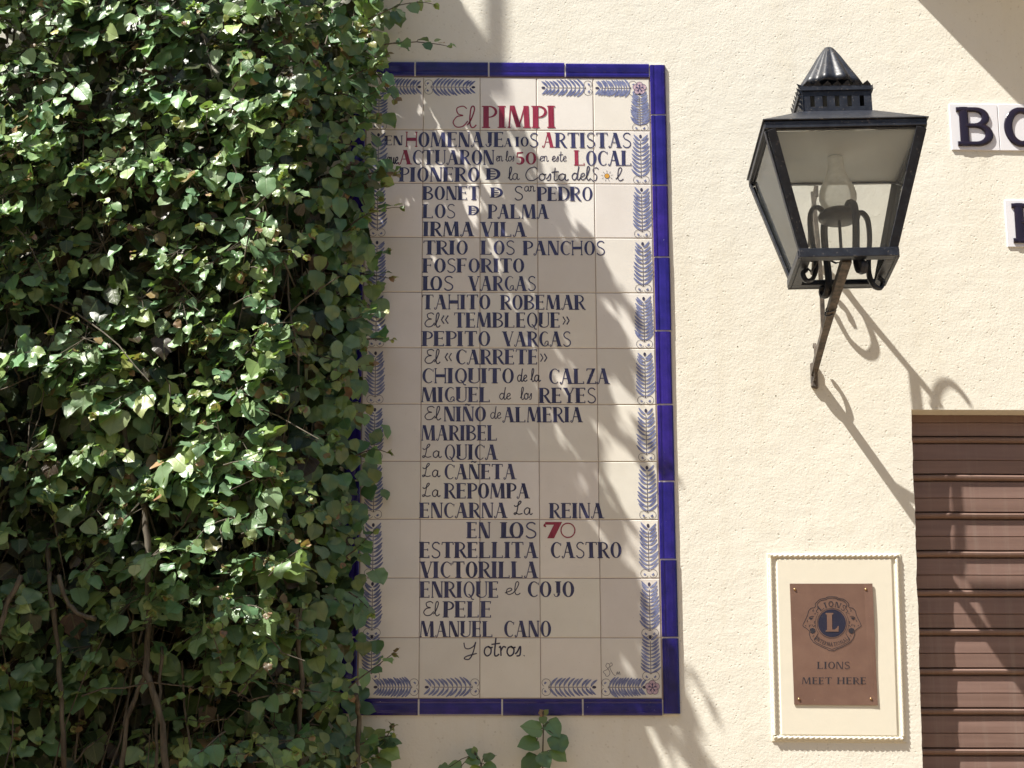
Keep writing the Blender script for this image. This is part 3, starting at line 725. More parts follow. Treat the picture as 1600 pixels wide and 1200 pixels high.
def rope(mb, A, B, r=.0052, turns_per_m=76):
    A, B = Vector(A), Vector(B); L = (B-A).length; d = (B-A)/L; ns = int(L*560); u = Vector((0, -1, 0)); w = d.cross(u); n = 14; vs = []
    for i in range(ns+1):
        s_ = L*i/ns
        for k in range(n):
            a = 2*pi*k/n; rr = r*(.70 + .42*abs(cos(1.5*(a + 2*pi*turns_per_m*s_/3))) )
            vs.append(A + d*s_ + (u*cos(a)+w*sin(a))*rr)
    mb.add(vs, [(i*n+k, i*n+(k+1) % n, (i+1)*n+(k+1) % n, (i+1)*n+k) for i in range(ns) for k in range(n)])
for (a, b) in (((.03, .018), (.975, .018)), ((.965, .03), (.968, .965)), ((.965, .977), (.02, .977)), ((.028, .965), (.030, .03))):
    r_ = MB(); rope(r_, lerp4(a[0], a[1], .0035), lerp4(b[0], b[1], .0035)); r_.build('rope_moulding', MOULD, fr, smooth=True)

pl_ = thing('copper_plaque', 'brown copper plaque with a lion head emblem, screwed to the cream panel', 'plaque')
QC = [at(*p, .008) for p in ((1234, 912), (1363, 912), (1371.5, 1102), (1241, 1101))]
def pq(u, v, q):
    a = QC[0].lerp(QC[1], u); b = QC[3].lerp(QC[2], u); p = a.lerp(b, v); return (p.x, -q, p.z)
NUx, NVx = 10, 14
PQ = .0088
def pdep(u, v): return PQ + .0022*max(0, u-.9)/.1*(.5+.5*sin(v*5.5+.3)) 
pb = MB(); vs = [pq(i/NUx, j/NVx, pdep(i/NUx, j/NVx)) for j in range(NVx+1) for i in range(NUx+1)]
vb = [pq(i/NUx, j/NVx, pdep(i/NUx, j/NVx)-.0018) for j in range(NVx+1) for i in range(NUx+1)]
NP = len(vs); fs = []
for j in range(NVx):
    for i in range(NUx):
        q0 = (j*(NUx+1)+i, j*(NUx+1)+i+1, (j+1)*(NUx+1)+i+1, (j+1)*(NUx+1)+i); fs += [q0, tuple(k+NP for k in q0[::-1])]
ring = [i for i in range(NUx+1)] + [j*(NUx+1)+NUx for j in range(1, NVx+1)] + [NVx*(NUx+1)+i for i in range(NUx-1, -1, -1)] + [j*(NUx+1) for j in range(NVx-1, 0, -1)]
fs += [(ring[k], ring[(k+1) % len(ring)], ring[(k+1) % len(ring)]+NP, ring[k]+NP) for k in range(len(ring))]
pb.add(vs+vb, fs); pb.build('plate', COPPER, pl_)
for (x_, y_) in ((1242, 921), (1353, 921), (1248.5, 1092.5), (1361, 1092)):
    c = at(x_, y_, PQ); s_ = MB(); s_.lathe([(.0, .0022), (.0022, .0021), (.0034, .0010), (.0036, -.002)], (0, 0, 0), 12, Matrix.Translation(c) @ Matrix.Rotation(pi/2, 4, 'X'))
    s_.build('screw', BRASS, pl_, smooth=True)
# artwork, drawn in the pixels of an enlarged view of the photograph (scale 5.714, origin 1225,900)
def ez(x, y, l):
    P = at(1225+x/5.714, 900+y/5.714, PQ); return (P.x, -PQ-.00003-l, P.z)
CX = 428
LIFT = .00022
em = Ink(ez)
half = [(0,185),(40,188),(56,198),(100,206),(128,226),(150,250),(146,268),(160,284),(182,286),(207,310),(218,350),(238,392),(259,436),(254,452),(226,470),(205,490),(196,500),(203,516),(188,560),(176,574),(166,590),(132,612),(76,640),(44,652),(30,664),(0,668)]
inner = [(0,198),(36,200),(52,210),(96,219),(118,236),(132,256),(128,274),(118,284),(132,300),(140,318),(122,328)]
for s_ in (-1, 1):
    em.stroke([(CX+s_*x, y) for x, y in catmull(half, 3)], 5.5)
    em.stroke([(CX+s_*x, y) for x, y in catmull(inner, 3)], 5)
    em.stroke([(CX+s_*x, y) for x, y in catmull([(0,656),(40,640),(74,628),(128,600),(150,584),(158,566),(140,540),(122,512)], 4)], 4.5)
    em.poly([(CX+s_*x, y) for x, y in ((166,370),(202,374),(206,380),(186,392),(180,386))])            # eye
    em.stroke([(CX+s_*x, y) for x, y in catmull([(160,362),(182,360),(206,372)], 4)], 5)
    em.poly([(CX+s_*x, y) for x, y in ((150,474),(172,462),(196,472),(200,488),(182,492),(196,500),(178,516),(158,510),(146,494))])   # mouth
    for q in ([(160,300),(172,308),(166,320)], [(150,404),(160,410),(154,424)], [(146,440),(160,446),(166,456)], [(190,436),(204,444),(200,456)], [(230,440),(240,446)], [(214,392),(224,410)], [(146,330),(158,342)], [(156,560),(146,548)], [(172,540),(160,530)], [(128,520),(142,548),(156,572)], [(180,430),(174,446)]):
        em.stroke([(CX+s_*x, y) for x, y in catmull(q, 3)] if len(q) > 2 else [(CX+s_*x, y) for x, y in q], 5)
em.stroke(ell(CX, 422, 133, 133, 0, 360, 48), 4)
em.stroke(ell(CX, 422, 150, 150, 35, -35, 20), 3); em.stroke(ell(CX, 422, 150, 150, 145, 215, 20), 3)
def arc_text(ink, text, cx, cy, r, h, a_mid, span, T, t, flip=False):
    L, ss = layout(text, False, T, t, .22)
    for pts, w, hc in ss:
        n = len(pts); P2 = []
        dense = []
        for i in range(n-1):
            for k in range(3): f = k/3; dense.append((pts[i][0]+(pts[i+1][0]-pts[i][0])*f, pts[i][1]+(pts[i+1][1]-pts[i][1])*f))
        dense.append(pts[-1]); wl = w if not hasattr(w, '__len__') else sum(w)/len(w)
        for x, y in dense:
            a = radians(a_mid) + (x/L-.5)*radians(span)*(1 if not flip else -1)
            rr = r + (y*h if not flip else -y*h)
            P2.append((cx + rr*sin(a), cy - rr*cos(a)))
        ww = wl*h
        ink.stroke(P2, ww)
arc_text(em, 'LIONS', CX, 422, 148, 48, 0, 86, .22, .08)
arc_text(em, 'INTERNATIONAL', CX, 422, 205, 34, 180, 92, .10, .10, True)
em.mb.build('lion_emblem', ETCH, pl_)
dsk = Ink(lambda x, y, l: (ez(x, y, l)[0], ez(x, y, l)[1], ez(x, y, l)[2]))
dsk.poly([(CX+124*cos(2*pi*k/48), 422+124*sin(2*pi*k/48)) for k in range(48)]); dsk.mb.build('emblem_disc', NAVY, pl_)
lt = Ink(lambda x, y, l: (ez(x, y, 0)[0], ez(x, y, 0)[1]-.0006-l, ez(x, y, 0)[2]))
lt.poly([(372,330),(440,330),(440,341),(428,346),(430,478),(452,478),(472,464),(480,446),(488,446),(486,497),(372,497),(372,487),(384,482),(382,346),(370,341)])
lt.mb.build('emblem_letter', COPPER, pl_)
def ztext(text, x0, x1, y0, y1, wsp):
    ink = Ink(None); x = 0; L, ss = layout(text.replace('H', 'h'), False, .15, .055, .15)
    for pts, w, h in ss:
        ink.pl = lambda X, Y, l: ez(x0 + X*(x1-x0)/L, y1 + (y0-y1)*Y, l); ink.stroke(pts, w, h)
    ink.mb.build('lettering', ETCH, pl_)
ztext('LIONS', 300, 585, 766, 828, 0); ztext('MEET', 163, 425, 905, 965, 0); ztext('HERE', 478, 732, 905, 965, 0)

# ------------------------------------------------------------------ ceramic letter tiles
def letter_tile(corners, ch, label):
    t_ = thing('letter_tile', label, 'letter tile', 'ceramic letter tiles spelling the house name')
    c = [at(*p) for p in corners]      # tl, tr, br, bl
    m = MB(); m.hexa([Vector((p.x, .004, p.z)) for p in (c[3], c[2], c[1], c[0])], [Vector((p.x, -.0042, p.z)) for p in (c[3], c[2], c[1], c[0])])
    m.build('tile_plate', WTILE, t_, bevel=.001)
    k = MB(); L, ss = layout(ch, False, .21, .135) if ch != 'O' else (.8, [(ell(.36, .5, .30, .43, 0, 360, 40), [.15+.05*abs(cos(radians(9*i))) for i in range(41)], 0)])
    if ch == 'B': L, ss = .78, [([(.16, 0), (.16, 1)], .22, 0), ([(0, .94), (.42, .94)], .12, 0), ([(0, .06), (.42, .06)], .12, 0), ([(.2, .53), (.44, .53)], .11, 0),
                               (ell(.40, .735, .24, .205, 90, -90), ellw(90, -90, .19, .12), 0), (ell(.42, .295, .28, .235, 90, -90), ellw(90, -90, .2, .12), 0)]
    tl_, tr_, br_, bl_ = c
    def P(x, y):
        u = .13 + .74*x/L; v = .08 + .84*(1-y); a = tl_.lerp(tr_, u); b = bl_.lerp(br_, u); return a.lerp(b, v)
    hgt = abs((tl_.z-bl_.z))*.84
    for q, (pts, w, h) in enumerate(ss):
        n = len(pts); ws = w if hasattr(w, '__len__') else [w]*n; vs = []
        W3 = [P(*p) for p in pts]; sec = [(-1, 0), (-1, .55), (-.80, .88), (-.3, 1), (.3, 1), (.80, .88), (1, .55), (1, 0)]
        cl = (W3[0]-W3[-1]).length < 1e-5
        for i in range(n):
            a = W3[i-1] if i else (W3[-2] if cl else W3[0]); b = W3[i+1] if i < n-1 else (W3[1] if cl else W3[-1])
            d = (b-a).normalized(); nrm = Vector((-d.z, 0, d.x))
            for s_, y_ in sec: vs.append(Vector((W3[i].x, -.0040 - y_*(.0052+.0002*q), W3[i].z)) + nrm*(s_*ws[i]*hgt/2))
        m_ = len(sec)
        k.add(vs, [(i*m_+j, i*m_+j+1, (i+1)*m_+j+1, (i+1)*m_+j) for i in range(n-1) for j in range(m_-1)] + ([] if cl else [tuple(range(m_)), tuple(range((n-1)*m_, n*m_))]))
    k.build('relief_letter', BLACKG, t_, smooth=False)
letter_tile(((1482.5, 163), (1557, 163.5), (1562, 236), (1487, 235)), 'B', 'white ceramic tile with a black relief B, next to the round letter')
letter_tile(((1558, 163.5), (1634, 164), (1638, 236.5), (1563, 236)), 'O', 'white ceramic tile with a round black relief letter, right of the B tile')
letter_tile(((1569, 313), (1643, 313.5), (1647, 387.5), (1574, 386.5)), 'B', 'white ceramic letter tile cut by the photo edge, below the round letter')

# ------------------------------------------------------------------ wall lantern
LM = Matrix.Translation((.92767, -.44, 1.89595 + CAMZ)) @ Matrix.Rotation(-.01775, 4, 'Z') @ Matrix.Rotation(-.00062, 4, 'X') @ Matrix.Rotation(-.01766, 4, 'Y')
LA, LB, LH = .392, .230, .288
lamp = thing('wall_lantern', 'black four sided iron street lantern on a wall bracket above the shutter', 'lantern')
def lp(x, y, z): return LM @ Vector((x, y, z))
def sq(h, z): return [lp(-h, -h, z), lp(h, -h, z), lp(h, h, z), lp(-h, h, z)]
def bar(mb, p, q, u, w1, w2):
    """flat bar from p to q (lantern space), w1 along u, w2 across"""
    p, q, u = Vector(p), Vector(q), Vector(u); d = (q-p).normalized(); u = (u - d*u.dot(d)).normalized(); v = d.cross(u)
    A = [p+u*a*w1/2+v*b*w2/2 for a, b in ((-1,-1),(1,-1),(1,1),(-1,1))]; B = [x+(q-p) for x in A]
    mb.hexa([LM @ x for x in A], [LM @ x for x in B])
# corner posts (angle irons), top and bottom frames
ha, hb = LA/2, LB/2
for sx in (-1, 1):
    for sy in (-1, 1):
        m = MB(); o1, o2 = (sx*hb, sy*hb, 0), (sx*ha, sy*ha, LH)
        bar(m, (sx*(hb-.010), sy*hb, .010), (sx*(ha-.019), sy*(ha-.006), LH-.002), (1, 0, 0), .021, .005)
        bar(m, (sx*hb, sy*(hb-.0125), .010), (sx*(ha-.006), sy*(ha-.0205), LH-.002), (0, 1, 0), .019, .0048)
        m.build('corner_post', IRON, lamp, bevel=.0008)
m = MB()
for s_ in (-1, 1):
    bar(m, (-hb-.003, s_*(hb+.001), .0), (hb+.003, s_*(hb+.001), .0), (0, 0, 1), .022, .009)
    bar(m, (s_*(hb+.0012), -hb+.006, .0), (s_*(hb+.0012), hb-.006, .0), (0, 0, 1), .021, .009)
    bar(m, (-hb+.004, s_*(hb-.015), -.008), (hb-.004, s_*(hb-.015), -.008), (0, 1, 0), .022, .0045)
    bar(m, (s_*(hb-.0152), -hb+.026, -.0082), (s_*(hb-.0152), hb-.026, -.0082), (1, 0, 0), .022, .0045)
m.build('bottom_frame', IRON, lamp, bevel=.001)
# top frame (fascia)
m = MB(); hf = ha-.007
for s_ in (-1, 1):
    bar(m, (-hf-.003, s_*hf, LH+.008), (hf+.003, s_*hf, LH+.010), (0, 0, 1), .017, .008)
    bar(m, (s_*(hf+.0002), -hf+.005, LH+.0098), (s_*(hf+.0002), hf-.005, LH+.0098), (0, 0, 1), .0165, .008)
    bar(m, (-hf+.006, s_*(hf-.009), LH-.001), (hf-.006, s_*(hf-.009), LH-.001), (0, 1, 0), .014, .003)
    bar(m, (s_*(hf-.0092), -hf+.020, LH-.0012), (s_*(hf-.0092), hf-.020, LH-.0012), (1, 0, 0), .014, .003)
m.build('top_frame', IRON, lamp, bevel=.001)
# ceiling plate, grey enamel below
m = MB(); m.hexa(sq(ha-.014, LH+.002), sq(ha-.014, LH+.005)); m.build('reflector_plate', INNER, lamp)
# roof: hipped skirt
GZ, GH = LH+.085, .064; hg = .084
m = MB(); m.hexa(sq(ha+.001, LH+.019), sq(ha+.001, LH+.022)); m.hexa(sq(ha-.001, LH+.0225), sq(hg+.004, GZ)); m.build('roof', IRON, lamp, bevel=.001)
# pierced gallery: four walls with five slots each
gal = MB()
def wallpiece(side, u0, u1, z0, z1):
    d = hg; t_ = .003
    def P(u, off, z):
        return {'f': lp(u, -d+off, z), 'b': lp(-u, d-off, z), 'l': lp(-d+off, -u, z), 'r': lp(d-off, u, z)}[side]
    gal.hexa([P(u0, 0, z0), P(u1, 0, z0), P(u1, t_, z0), P(u0, t_, z0)], [P(u0, 0, z1), P(u1, 0, z1), P(u1, t_, z1), P(u0, t_, z1)])
for sd in 'fblr':
    e = hg if sd in 'fb' else hg-.0032
    wallpiece(sd, -e, e, GZ-.004, GZ+.013); wallpiece(sd, -e, e, GZ+.041, GZ+GH)
    cs = [-.060+.030*k for k in range(5)]; sl_ = .0055; edges = [-e] + [x for c in cs for x in (c-sl_, c+sl_)] + [e]
    for k in range(0, len(edges), 2): wallpiece(sd, edges[k], edges[k+1], GZ+.0131, GZ+.0409)
for s_ in (-1, 1):
    bar(gal, (-hg-.004, s_*(hg+.0015), GZ+GH-.004), (hg+.004, s_*(hg+.0015), GZ+GH-.004), (0, 0, 1), .011, .006)
    bar(gal, (s_*(hg+.0017), -hg, GZ+GH-.0042), (s_*(hg+.0017), hg, GZ+GH-.0042), (0, 0, 1), .0105, .006)
gal.build('vent_gallery', IRON, lamp)
m = MB(); m.hexa(sq(hg-.001, GZ+GH-.002), sq(hg-.003, GZ+GH+.0015)); m.build('gallery_cap', IRON, lamp)
# leaf cresting round the gallery
cr_ = MB()
for sd in range(4):
    Rz = Matrix.Rotation(sd*pi/2, 4, 'Z')
    for k in range(7):
        u = -hg+.012+(2*hg-.024)*k/6; lean = .010
        z0 = GZ+GH-.002
        pts = [(u-.013, -hg-.002, z0), (u+.013, -hg-.002, z0), (u+.011, -hg-.005, z0+.006), (u+.003, -hg-.009, z0+.015), (u-.007, -hg-.006, z0+.008)]
        a = [LM @ (Rz @ Vector(p)) for p in pts]; b = [LM @ (Rz @ (Vector(p)+Vector((0, .0015, 0)))) for p in pts]; n = 5
        cr_.add(a+b, [tuple(range(n)), tuple(range(2*n-1, n-1, -1))] + [(i, (i+1) % n, n+(i+1) % n, n+i) for i in range(n)])
    for k in range(5):      # corner spikes down the edge
        z0 = GZ+.002+k*.0135
        pts = [(-hg-.002, -hg-.002, z0), (-hg-.002, -hg-.002, z0+.012), (-hg-.014, -hg-.006, z0+.015)]
        a = [LM @ (Rz @ Vector(p)) for p in pts]; b = [LM @ (Rz @ (Vector(p)+Vector((.0012, -.0012, 0)))) for p in pts]
        if sd in (2, 3, 0): cr_.add(a+b, [(0, 1, 2), (5, 4, 3), (0, 3, 4, 1), (1, 4, 5, 2), (2, 5, 3, 0)])
cr_.build('leaf_cresting', IRON, lamp)
# fluted conical cap
cz = GZ+GH+.034
m = MB(); NS = 96
def flute(r, z, a): return r*(1 + .075*cos(10*a)*min(1, r/.03)) 
m.lathe([(.040, -.034), (.040, -.008), (.0395, .000), (.078, -.012), (.081, -.012), (.069, .010), (.049, .043), (.029, .078), (.014, .101), (.009, .106), (.0, .108)], (0, 0, cz), NS, LM, flute)
m.build('conical_cap', IRON, lamp, smooth=True)
# four glass panes
for k in range(4):
    Rz = Matrix.Rotation(k*pi/2, 4, 'Z'); m = MB()
    b0, a0 = hb-.006, ha-.014; z0, z1 = .008, LH-.004
    q = [(-b0+.004, -b0, z0), (b0-.004, -b0, z0), (a0-.004, -a0, z1), (-a0+.004, -a0, z1)]
    m.hexa([LM @ (Rz @ Vector(p)) for p in q], [LM @ (Rz @ (Vector(p)+Vector((0, .0025, 0)))) for p in q]); m.build('glass_pane', PANE, lamp)
# glass chimney and burner
m = MB(); bz = .152
prof = [(.030, .0), (.040, .008), (.0455, .024), (.046, .038), (.041, .056), (.032, .074), (.0245, .092), (.0205, .105), (.0195, .120), (.0195, .134)]
m.lathe(prof, (0, .0, bz), 32, LM); m.build('lamp_chimney', BULB, lamp, smooth=True)
m = MB(); m.lathe([(0, -.002), (.040, -.002), (.050, .004), (.052, .012), (.046, .022), (.034, .028), (.0, .030)], (0, 0, bz-.030), 28, LM); m.tube([lp(0, 0, .01), lp(0, 0, bz-.03)], .004, 8)
burner = m.build('burner', IRON, lamp, smooth=True)
def scroll_pts(c, r0, r1, a0, a1, n=22):
    return [(c[0] + (r0+(r1-r0)*i/n)*cos(radians(a0+(a1-a0)*i/n)), c[1] + (r0+(r1-r0)*i/n)*sin(radians(a0+(a1-a0)*i/n))) for i in range(n+1)]
for k in range(4):      # S-shaped straps that carry the burner
    Rz = LM @ Matrix.Rotation(k*pi/2+.35, 4, 'Z'); m = MB()
    prof = catmull([(.036, .124), (.048, .146), (.064, .150), (.078, .132), (.080, .085), (.073, .030), (.072, -.008), (.082, -.034), (.100, -.040), (.108, -.024), (.098, -.014)], 5)
    m.tube([Rz @ Vector((r, 0, z)) for r, z in prof], .0055, 6, flat=(Rz.to_3x3() @ Vector((0, 1, 0)), 1.8)); m.build('scroll_strap', IRON, lamp)
# bracket: traced from its shadow on the wall, then set out at its real distance from the wall
W0 = at(1271, 585); TOP = at(1323, 404, .525)
def bp(q, z):      # point of the bracket plane, q metres out
    return Vector((W0.x + (TOP.x-W0.x)*q/.525, -q, z))
def shq(px, py):
    w = at(px, py); k = (TOP.x-W0.x)/.525; q = (w.x-W0.x)/(SA+k); return q, w.z + SB*q
fl = ((1, 0, 0), 1.0)
m = MB()
low = [W0 + (TOP-W0)*f + Vector((0, -.002, .010*sin(pi*f))) for f in (0, .1, .35, .7, 1)]
m.tube([Vector(p) for p in low], [.010, .0115, .0125, .0145, .016], 4, flat=fl); m.build('bracket_arm', RUST, lamp)
m = MB()
upl = [(1284,421),(1300,432),(1320,452),(1345,485),(1375,521),(1431,588),(1470,633)]
m.tube([bp(*shq(*p)) for p in upl], [.006, .007, .008, .008, .007, .007, .006], 4, flat=fl)
for loop in ([(1325,455),(1335,470),(1350,493),(1362,520),(1368,543),(1360,556),(1347,551),(1330,535),(1316,512),(1306,492)], [(1311,474),(1320,482),(1328,494),(1333,508)],
             [(1459,640),(1464,615),(1472,602),(1484,599),(1500,611),(1516,632)]):
    m.tube([bp(*shq(*p)) for p in catmull(loop, 3)], .0058, 4, flat=fl)
m.build('bracket_scroll', RUST, lamp)
m = MB()
for loop in ([(1277,600),(1286,618),(1298,637),(1312,651),(1324,655),(1328,648),(1322,628),(1312,610),(1302,598)],):
    m.tube([bp(*shq(*p)) for p in catmull(loop, 3)], .005, 4, flat=fl)
m.build('bracket_scroll', RUST, lamp)
m = MB(); m.hexa(*[[Vector((W0.x+a, -y, W0.z+b)) for a, b in ((-.008, -.036), (.010, -.040), (.010, .028), (-.008, .030))] for y in (-.006, .011)]); m.build('wall_plate', RUST, lamp, bevel=.003)
m = MB(); m.tube([at(1270, 300, .135), at(1278, 380, .135), at(1284, 455, .133), at(1286, 510, .128), at(1281, 548, .10)], .0075, 4, flat=fl); m.build('support_rod', RUST, lamp)
m = MB()   # wire ties and cable
for f in (.42, .50):
    c = low[2].lerp(low[3], f*1.2)
    m.tube([c + Vector((.014*cos(2*pi*k/10), .014*sin(2*pi*k/10)*.7, .012*sin(2*pi*k/10+.5))) for k in range(11)], .0018, 5)
m.tube([lp(-.085, -.07, -.004), lp(-.05, -.05, .012), lp(-.02, -.03, .004), lp(.0, -.02, .012), TOP], .0026, 5)
m.tube([lp(-.090, .02, .02), lp(-.075, -.01, -.012), lp(-.080, -.05, -.02), lp(-.060, -.07, .01), lp(-.01, -.05, .02), TOP], .0022, 5)
m.build('wire', IRON, lamp)

# ------------------------------------------------------------------ things out of the frame that shade the wall
oh = MB(); oh.box((-14, -9.4, 0), (14, -9.0, 6.2)); tag(oh.build('opposite_house', PLASTER), 'plain house wall across the street, behind the viewer', 'wall')
gb = MB()     # unseen sloping wall added at left to shade the lower left of the ivy
gx = -1.75
def gz(q): return 2.849 + CAMZ + 1.47*(q-.905)
gb.hexa([(gx, .1, 0), (gx, -2.6, 0), (gx-.3, -2.6, 0), (gx-.3, .1, 0)], [(gx, .1, gz(-.1)), (gx, -2.6, gz(2.6)), (gx-.3, -2.6, gz(2.6)), (gx-.3, .1, gz(-.1))])
tag(gb.build('shade_wall', PLASTER), 'unseen sloping wall added left of the ivy to shade its lower corner', 'wall')
bc = MB()     # unseen slab added upper right, splayed to cast the slanting corner shadow
a = at(1310, -127); e_ = .89
L0 = Vector((a.x, .0, a.z))
plan = [L0, L0+Vector((3.5, 0, 0)), L0+Vector((3.5, -1.1, 0)), L0+Vector((e_*1.1, -1.1, 0))]
bc.hexa(plan, [v+Vector((0, 0, .16)) for v in plan])
tag(bc.build('shade_slab', PLASTER), 'unseen cream slab added above the letter tiles to cast the corner shadow', 'shade_slab')
PQ2 = .62     # unseen board and pole added above the ivy, outlined by their shadow
def cs(px, py):
    """point at PQ2 off the wall whose shadow falls on the wall at this place"""
    w = at(px, py); return Vector((w.x - SA*PQ2, -PQ2, w.z + SB*PQ2))
hb_ = thing('shadow_board', 'unseen dark board on a pole, added above the ivy for its shadow', 'shadow board')
def slab(mb, pts, t=.02):
    n = len(pts); b = [p + Vector((0, t, 0)) for p in pts]
    mb.add(list(pts)+b, [tuple(range(n)), tuple(range(2*n-1, n-1, -1))] + [(i, (i+1) % n, n+(i+1) % n, n+i) for i in range(n)])
m = MB(); slab(m, [cs(*p) for p in ((560, 166), (802, 166), (800, 140), (792, 95), (778, 92), (765, 70), (745, 42), (722, 14), (700, -20), (660, -90), (560, -140))]); m.build('board', IRON, hb_)
m = MB(); slab(m, [cs(*p) for p in ((779, 96), (793, 96), (794, -300), (780, -300))]); m.build('pole', IRON, hb_)
t0 = cs(777, -297); m = MB(); m.box((t0.x-.012, -PQ2-.004, t0.z), (t0.x+.012, .02, t0.z+.024)); m.build('bracket', IRON, hb_)

# ------------------------------------------------------------------ ivy
ri = random.Random(11)
def uvmesh(mb, name, mat, parent, uvs):
    o = mb.build(name, mat, parent, smooth=True)
    me = o.data; ul = me.uv_layers.new(name='UVMap'); li = [0]*len(me.loops); me.loops.foreach_get('vertex_index', li)
    buf = []
    for v in li: buf += uvs[v]
    ul.data.foreach_set('uv', buf); return o
# one leaf: rows along the midrib (t, half width), outer edge wavy
def leaf_shape(seed, fine=True):
    r = random.Random(seed); wid = r.uniform(.43, .58); tipk = r.uniform(.85, 1.25)
    KN = [(-.14, .0), (-.12, .15), (-.08, .27), (-.02, .36), (.1, .46), (.25, .5), (.4, .475), (.55, .40), (.7, .29), (.85, .145), (.94, .055), (1.0, .0)]
    def hw(t):     # half width of a heart shaped blade at height t
        for (a, x), (b, y) in zip(KN[:-1], KN[1:]):
            if t <= b: return x + (y-x)*(t-a)/(b-a)
        return 0
    ts = [-.135, -.11, -.06, .02, .14, .28, .42, .56, .70, .83, .93, 1.0] if fine else [-.13, -.06, .1, .32, .56, .80, 1.0]
    cols = (-1, -.8, -.42, 0, .42, .8, 1) if fine else (-1, -.55, 0, .55, 1)
    fold = r.uniform(.0, .42); curl = r.uniform(-.1, .5); wav = r.uniform(.02, .10); ph = r.uniform(0, 6); cup = r.uniform(-.35, .25); skew = r.uniform(-.12, .12); lob = r.uniform(0, .12)
    vs, uv, fs = [], [], []; n = len(ts); m = len(cols)
    for i, t in enumerate(ts):
        w = hw(t)*(1 if t < .3 else tipk**((t-.3)*1.2))
        w *= 1 + lob*sin(max(t, 0)*11+1.2)
        mid = 0 if t < 0 else t
        for k, fx in enumerate(cols):
            tt = mid + (t-mid)*(1-abs(abs(fx)-.62)/.62 if t < 0 else 1)
            x = fx*w*wid/.5*(1 + .035*sin(i*2.1+ph+k))
            z = fold*abs(x)*.7 + cup*x*x*1.6 - curl*tt*tt*.6 + wav*sin(tt*10+ph+(2 if fx > 0 else 0))*abs(fx)**1.5
            vs.append((x + skew*tt*tt, tt, z)); uv.append((.5+x*.9, tt))
    for i in range(n-1):
        for k in range(m-1): fs.append((i*m+k, i*m+k+1, (i+1)*m+k+1, (i+1)*m+k))
    return vs, uv, fs
SHAPES = [leaf_shape(k) for k in range(16)]
LOW = [leaf_shape(k, False) for k in range(8)]
class Foliage:
    def __init__(s): s.mb = MB(); s.mb.norecalc = True; s.uv = []; s.st = MB(); s.st.norecalc = True
    def leaf(s, p, d, n, size, col, low=False):
        d = d.normalized(); n = n - d*n.dot(d)
        if n.length < 1e-4: n = d.orthogonal()
        n.normalize(); x = d.cross(n)
        vs, uv, fs = ri.choice(LOW if low else SHAPES)
        s.mb.add([p + x*(v[0]*size) + d*(v[1]*size) + n*(v[2]*size) for v in vs], fs, (*col, 1)); s.uv += uv
    def twig(s, pts, r): s.st.tube(pts, r, 4, caps=False)
def rv(a=1.0): return Vector((ri.gauss(0, a), ri.gauss(0, a), ri.gauss(0, a)))
def green(age):
    """age 0 young .. 1 old"""
    k = ri.random()
    if k > .982: return (.17*ri.uniform(.7, 1.2), .13*ri.uniform(.7, 1.1), .05)
    if age < .12: c = (.15, .095, .055) if k < .45 else (.15, .165, .06)
    elif age < .35: c = (.11, .165, .065) if k < .6 else (.14, .18, .075)
    else: c = (.058, .112, .060) if k < .5 else ((.088, .142, .072) if k < .85 else (.115, .17, .062))
    f = ri.uniform(1.05, 2.0); return tuple(x*f*g_*ri.uniform(.93, 1.07) for x, g_ in zip(c, (1.2, 1.18, 1.16)))
def shoot(fo, p, d, L, size, droop=.6, hang=False, twig_r=.0022, sun=True):
    n = max(4, int(L/.021)); pts = [p.copy()]; d = d.normalized()
    for i in range(n):
        d = (d + Vector((0, 0, -droop*.10)) + rv(.10)).normalized(); pts.append(pts[-1] + d*(L/n))
    fo.twig(pts, [twig_r*(1-.6*i/n) for i in range(n+1)])
    sd = 1
    for i in range(1, n+1):
        f = i/n
        if ri.random() < .12 and f < .8: continue
        dd = (pts[i]-pts[i-1]).normalized(); side = dd.cross(Vector((0, -.6, .8))); 
        if side.length < .05: side = Vector((1, 0, 0))
        side.normalize(); sd = -sd
        sz = size*(1.05 - .62*f**1.6)*ri.uniform(.72, 1.2)
        tip = dd*.5 + side*sd*ri.uniform(.4, 1.1) + Vector((0, -.25, -.55 if not hang else -1.2)) + rv(.3)
        up = Vector((-.45, -.65, .95)) + rv(.38)
        if hang: up = Vector((.1, -1, .25)) + rv(.4)
        pet = pts[i] + tip.normalized()*sz*.35 + Vector((0, -.004, .004))
        if sz > .03: fo.twig([pts[i], (pts[i]+pet)/2 + Vector((0, 0, .003)), pet], .0010)
        fo.leaf(pet, tip, up, sz, green(1-f*ri.uniform(.75, 1.05)))
    # tuft of young leaves at the tip
    for k in range(3): fo.leaf(pts[-1], d + rv(.5), Vector((0, -.5, 1)) + rv(.4), size*ri.uniform(.28, .5), green(ri.uniform(0, .2)))
    return pts
ivy = thing('ivy', 'thick climbing ivy covering the left of the wall, overhanging the tile mural', 'ivy')
fo = Foliage()
QM = .40
EDGE = [(4.9, -.24), (4.45, -.125), (4.3, -.145), (4.08, -.205), (3.9, -.215), (3.75, -.19), (3.4, -.185), (3.0, -.19), (2.75, -.195), (2.6, -.21), (2.45, -.20), (2.3, -.17), (1.9, -.16)]
def xe(z):
    for (z1, x1), (z0, x0) in zip(EDGE[:-1], EDGE[1:]):
        if z >= z0: return x0 + (x1-x0)*max(0, min(1, (z-z0)/(z1-z0)))
    return EDGE[-1][1]
def xr_(q, z): return xe(z) - .035 - .18*(max(0, q)/QM)**1.2 + .03*noise.noise(Vector((1, q*6, z*4)))
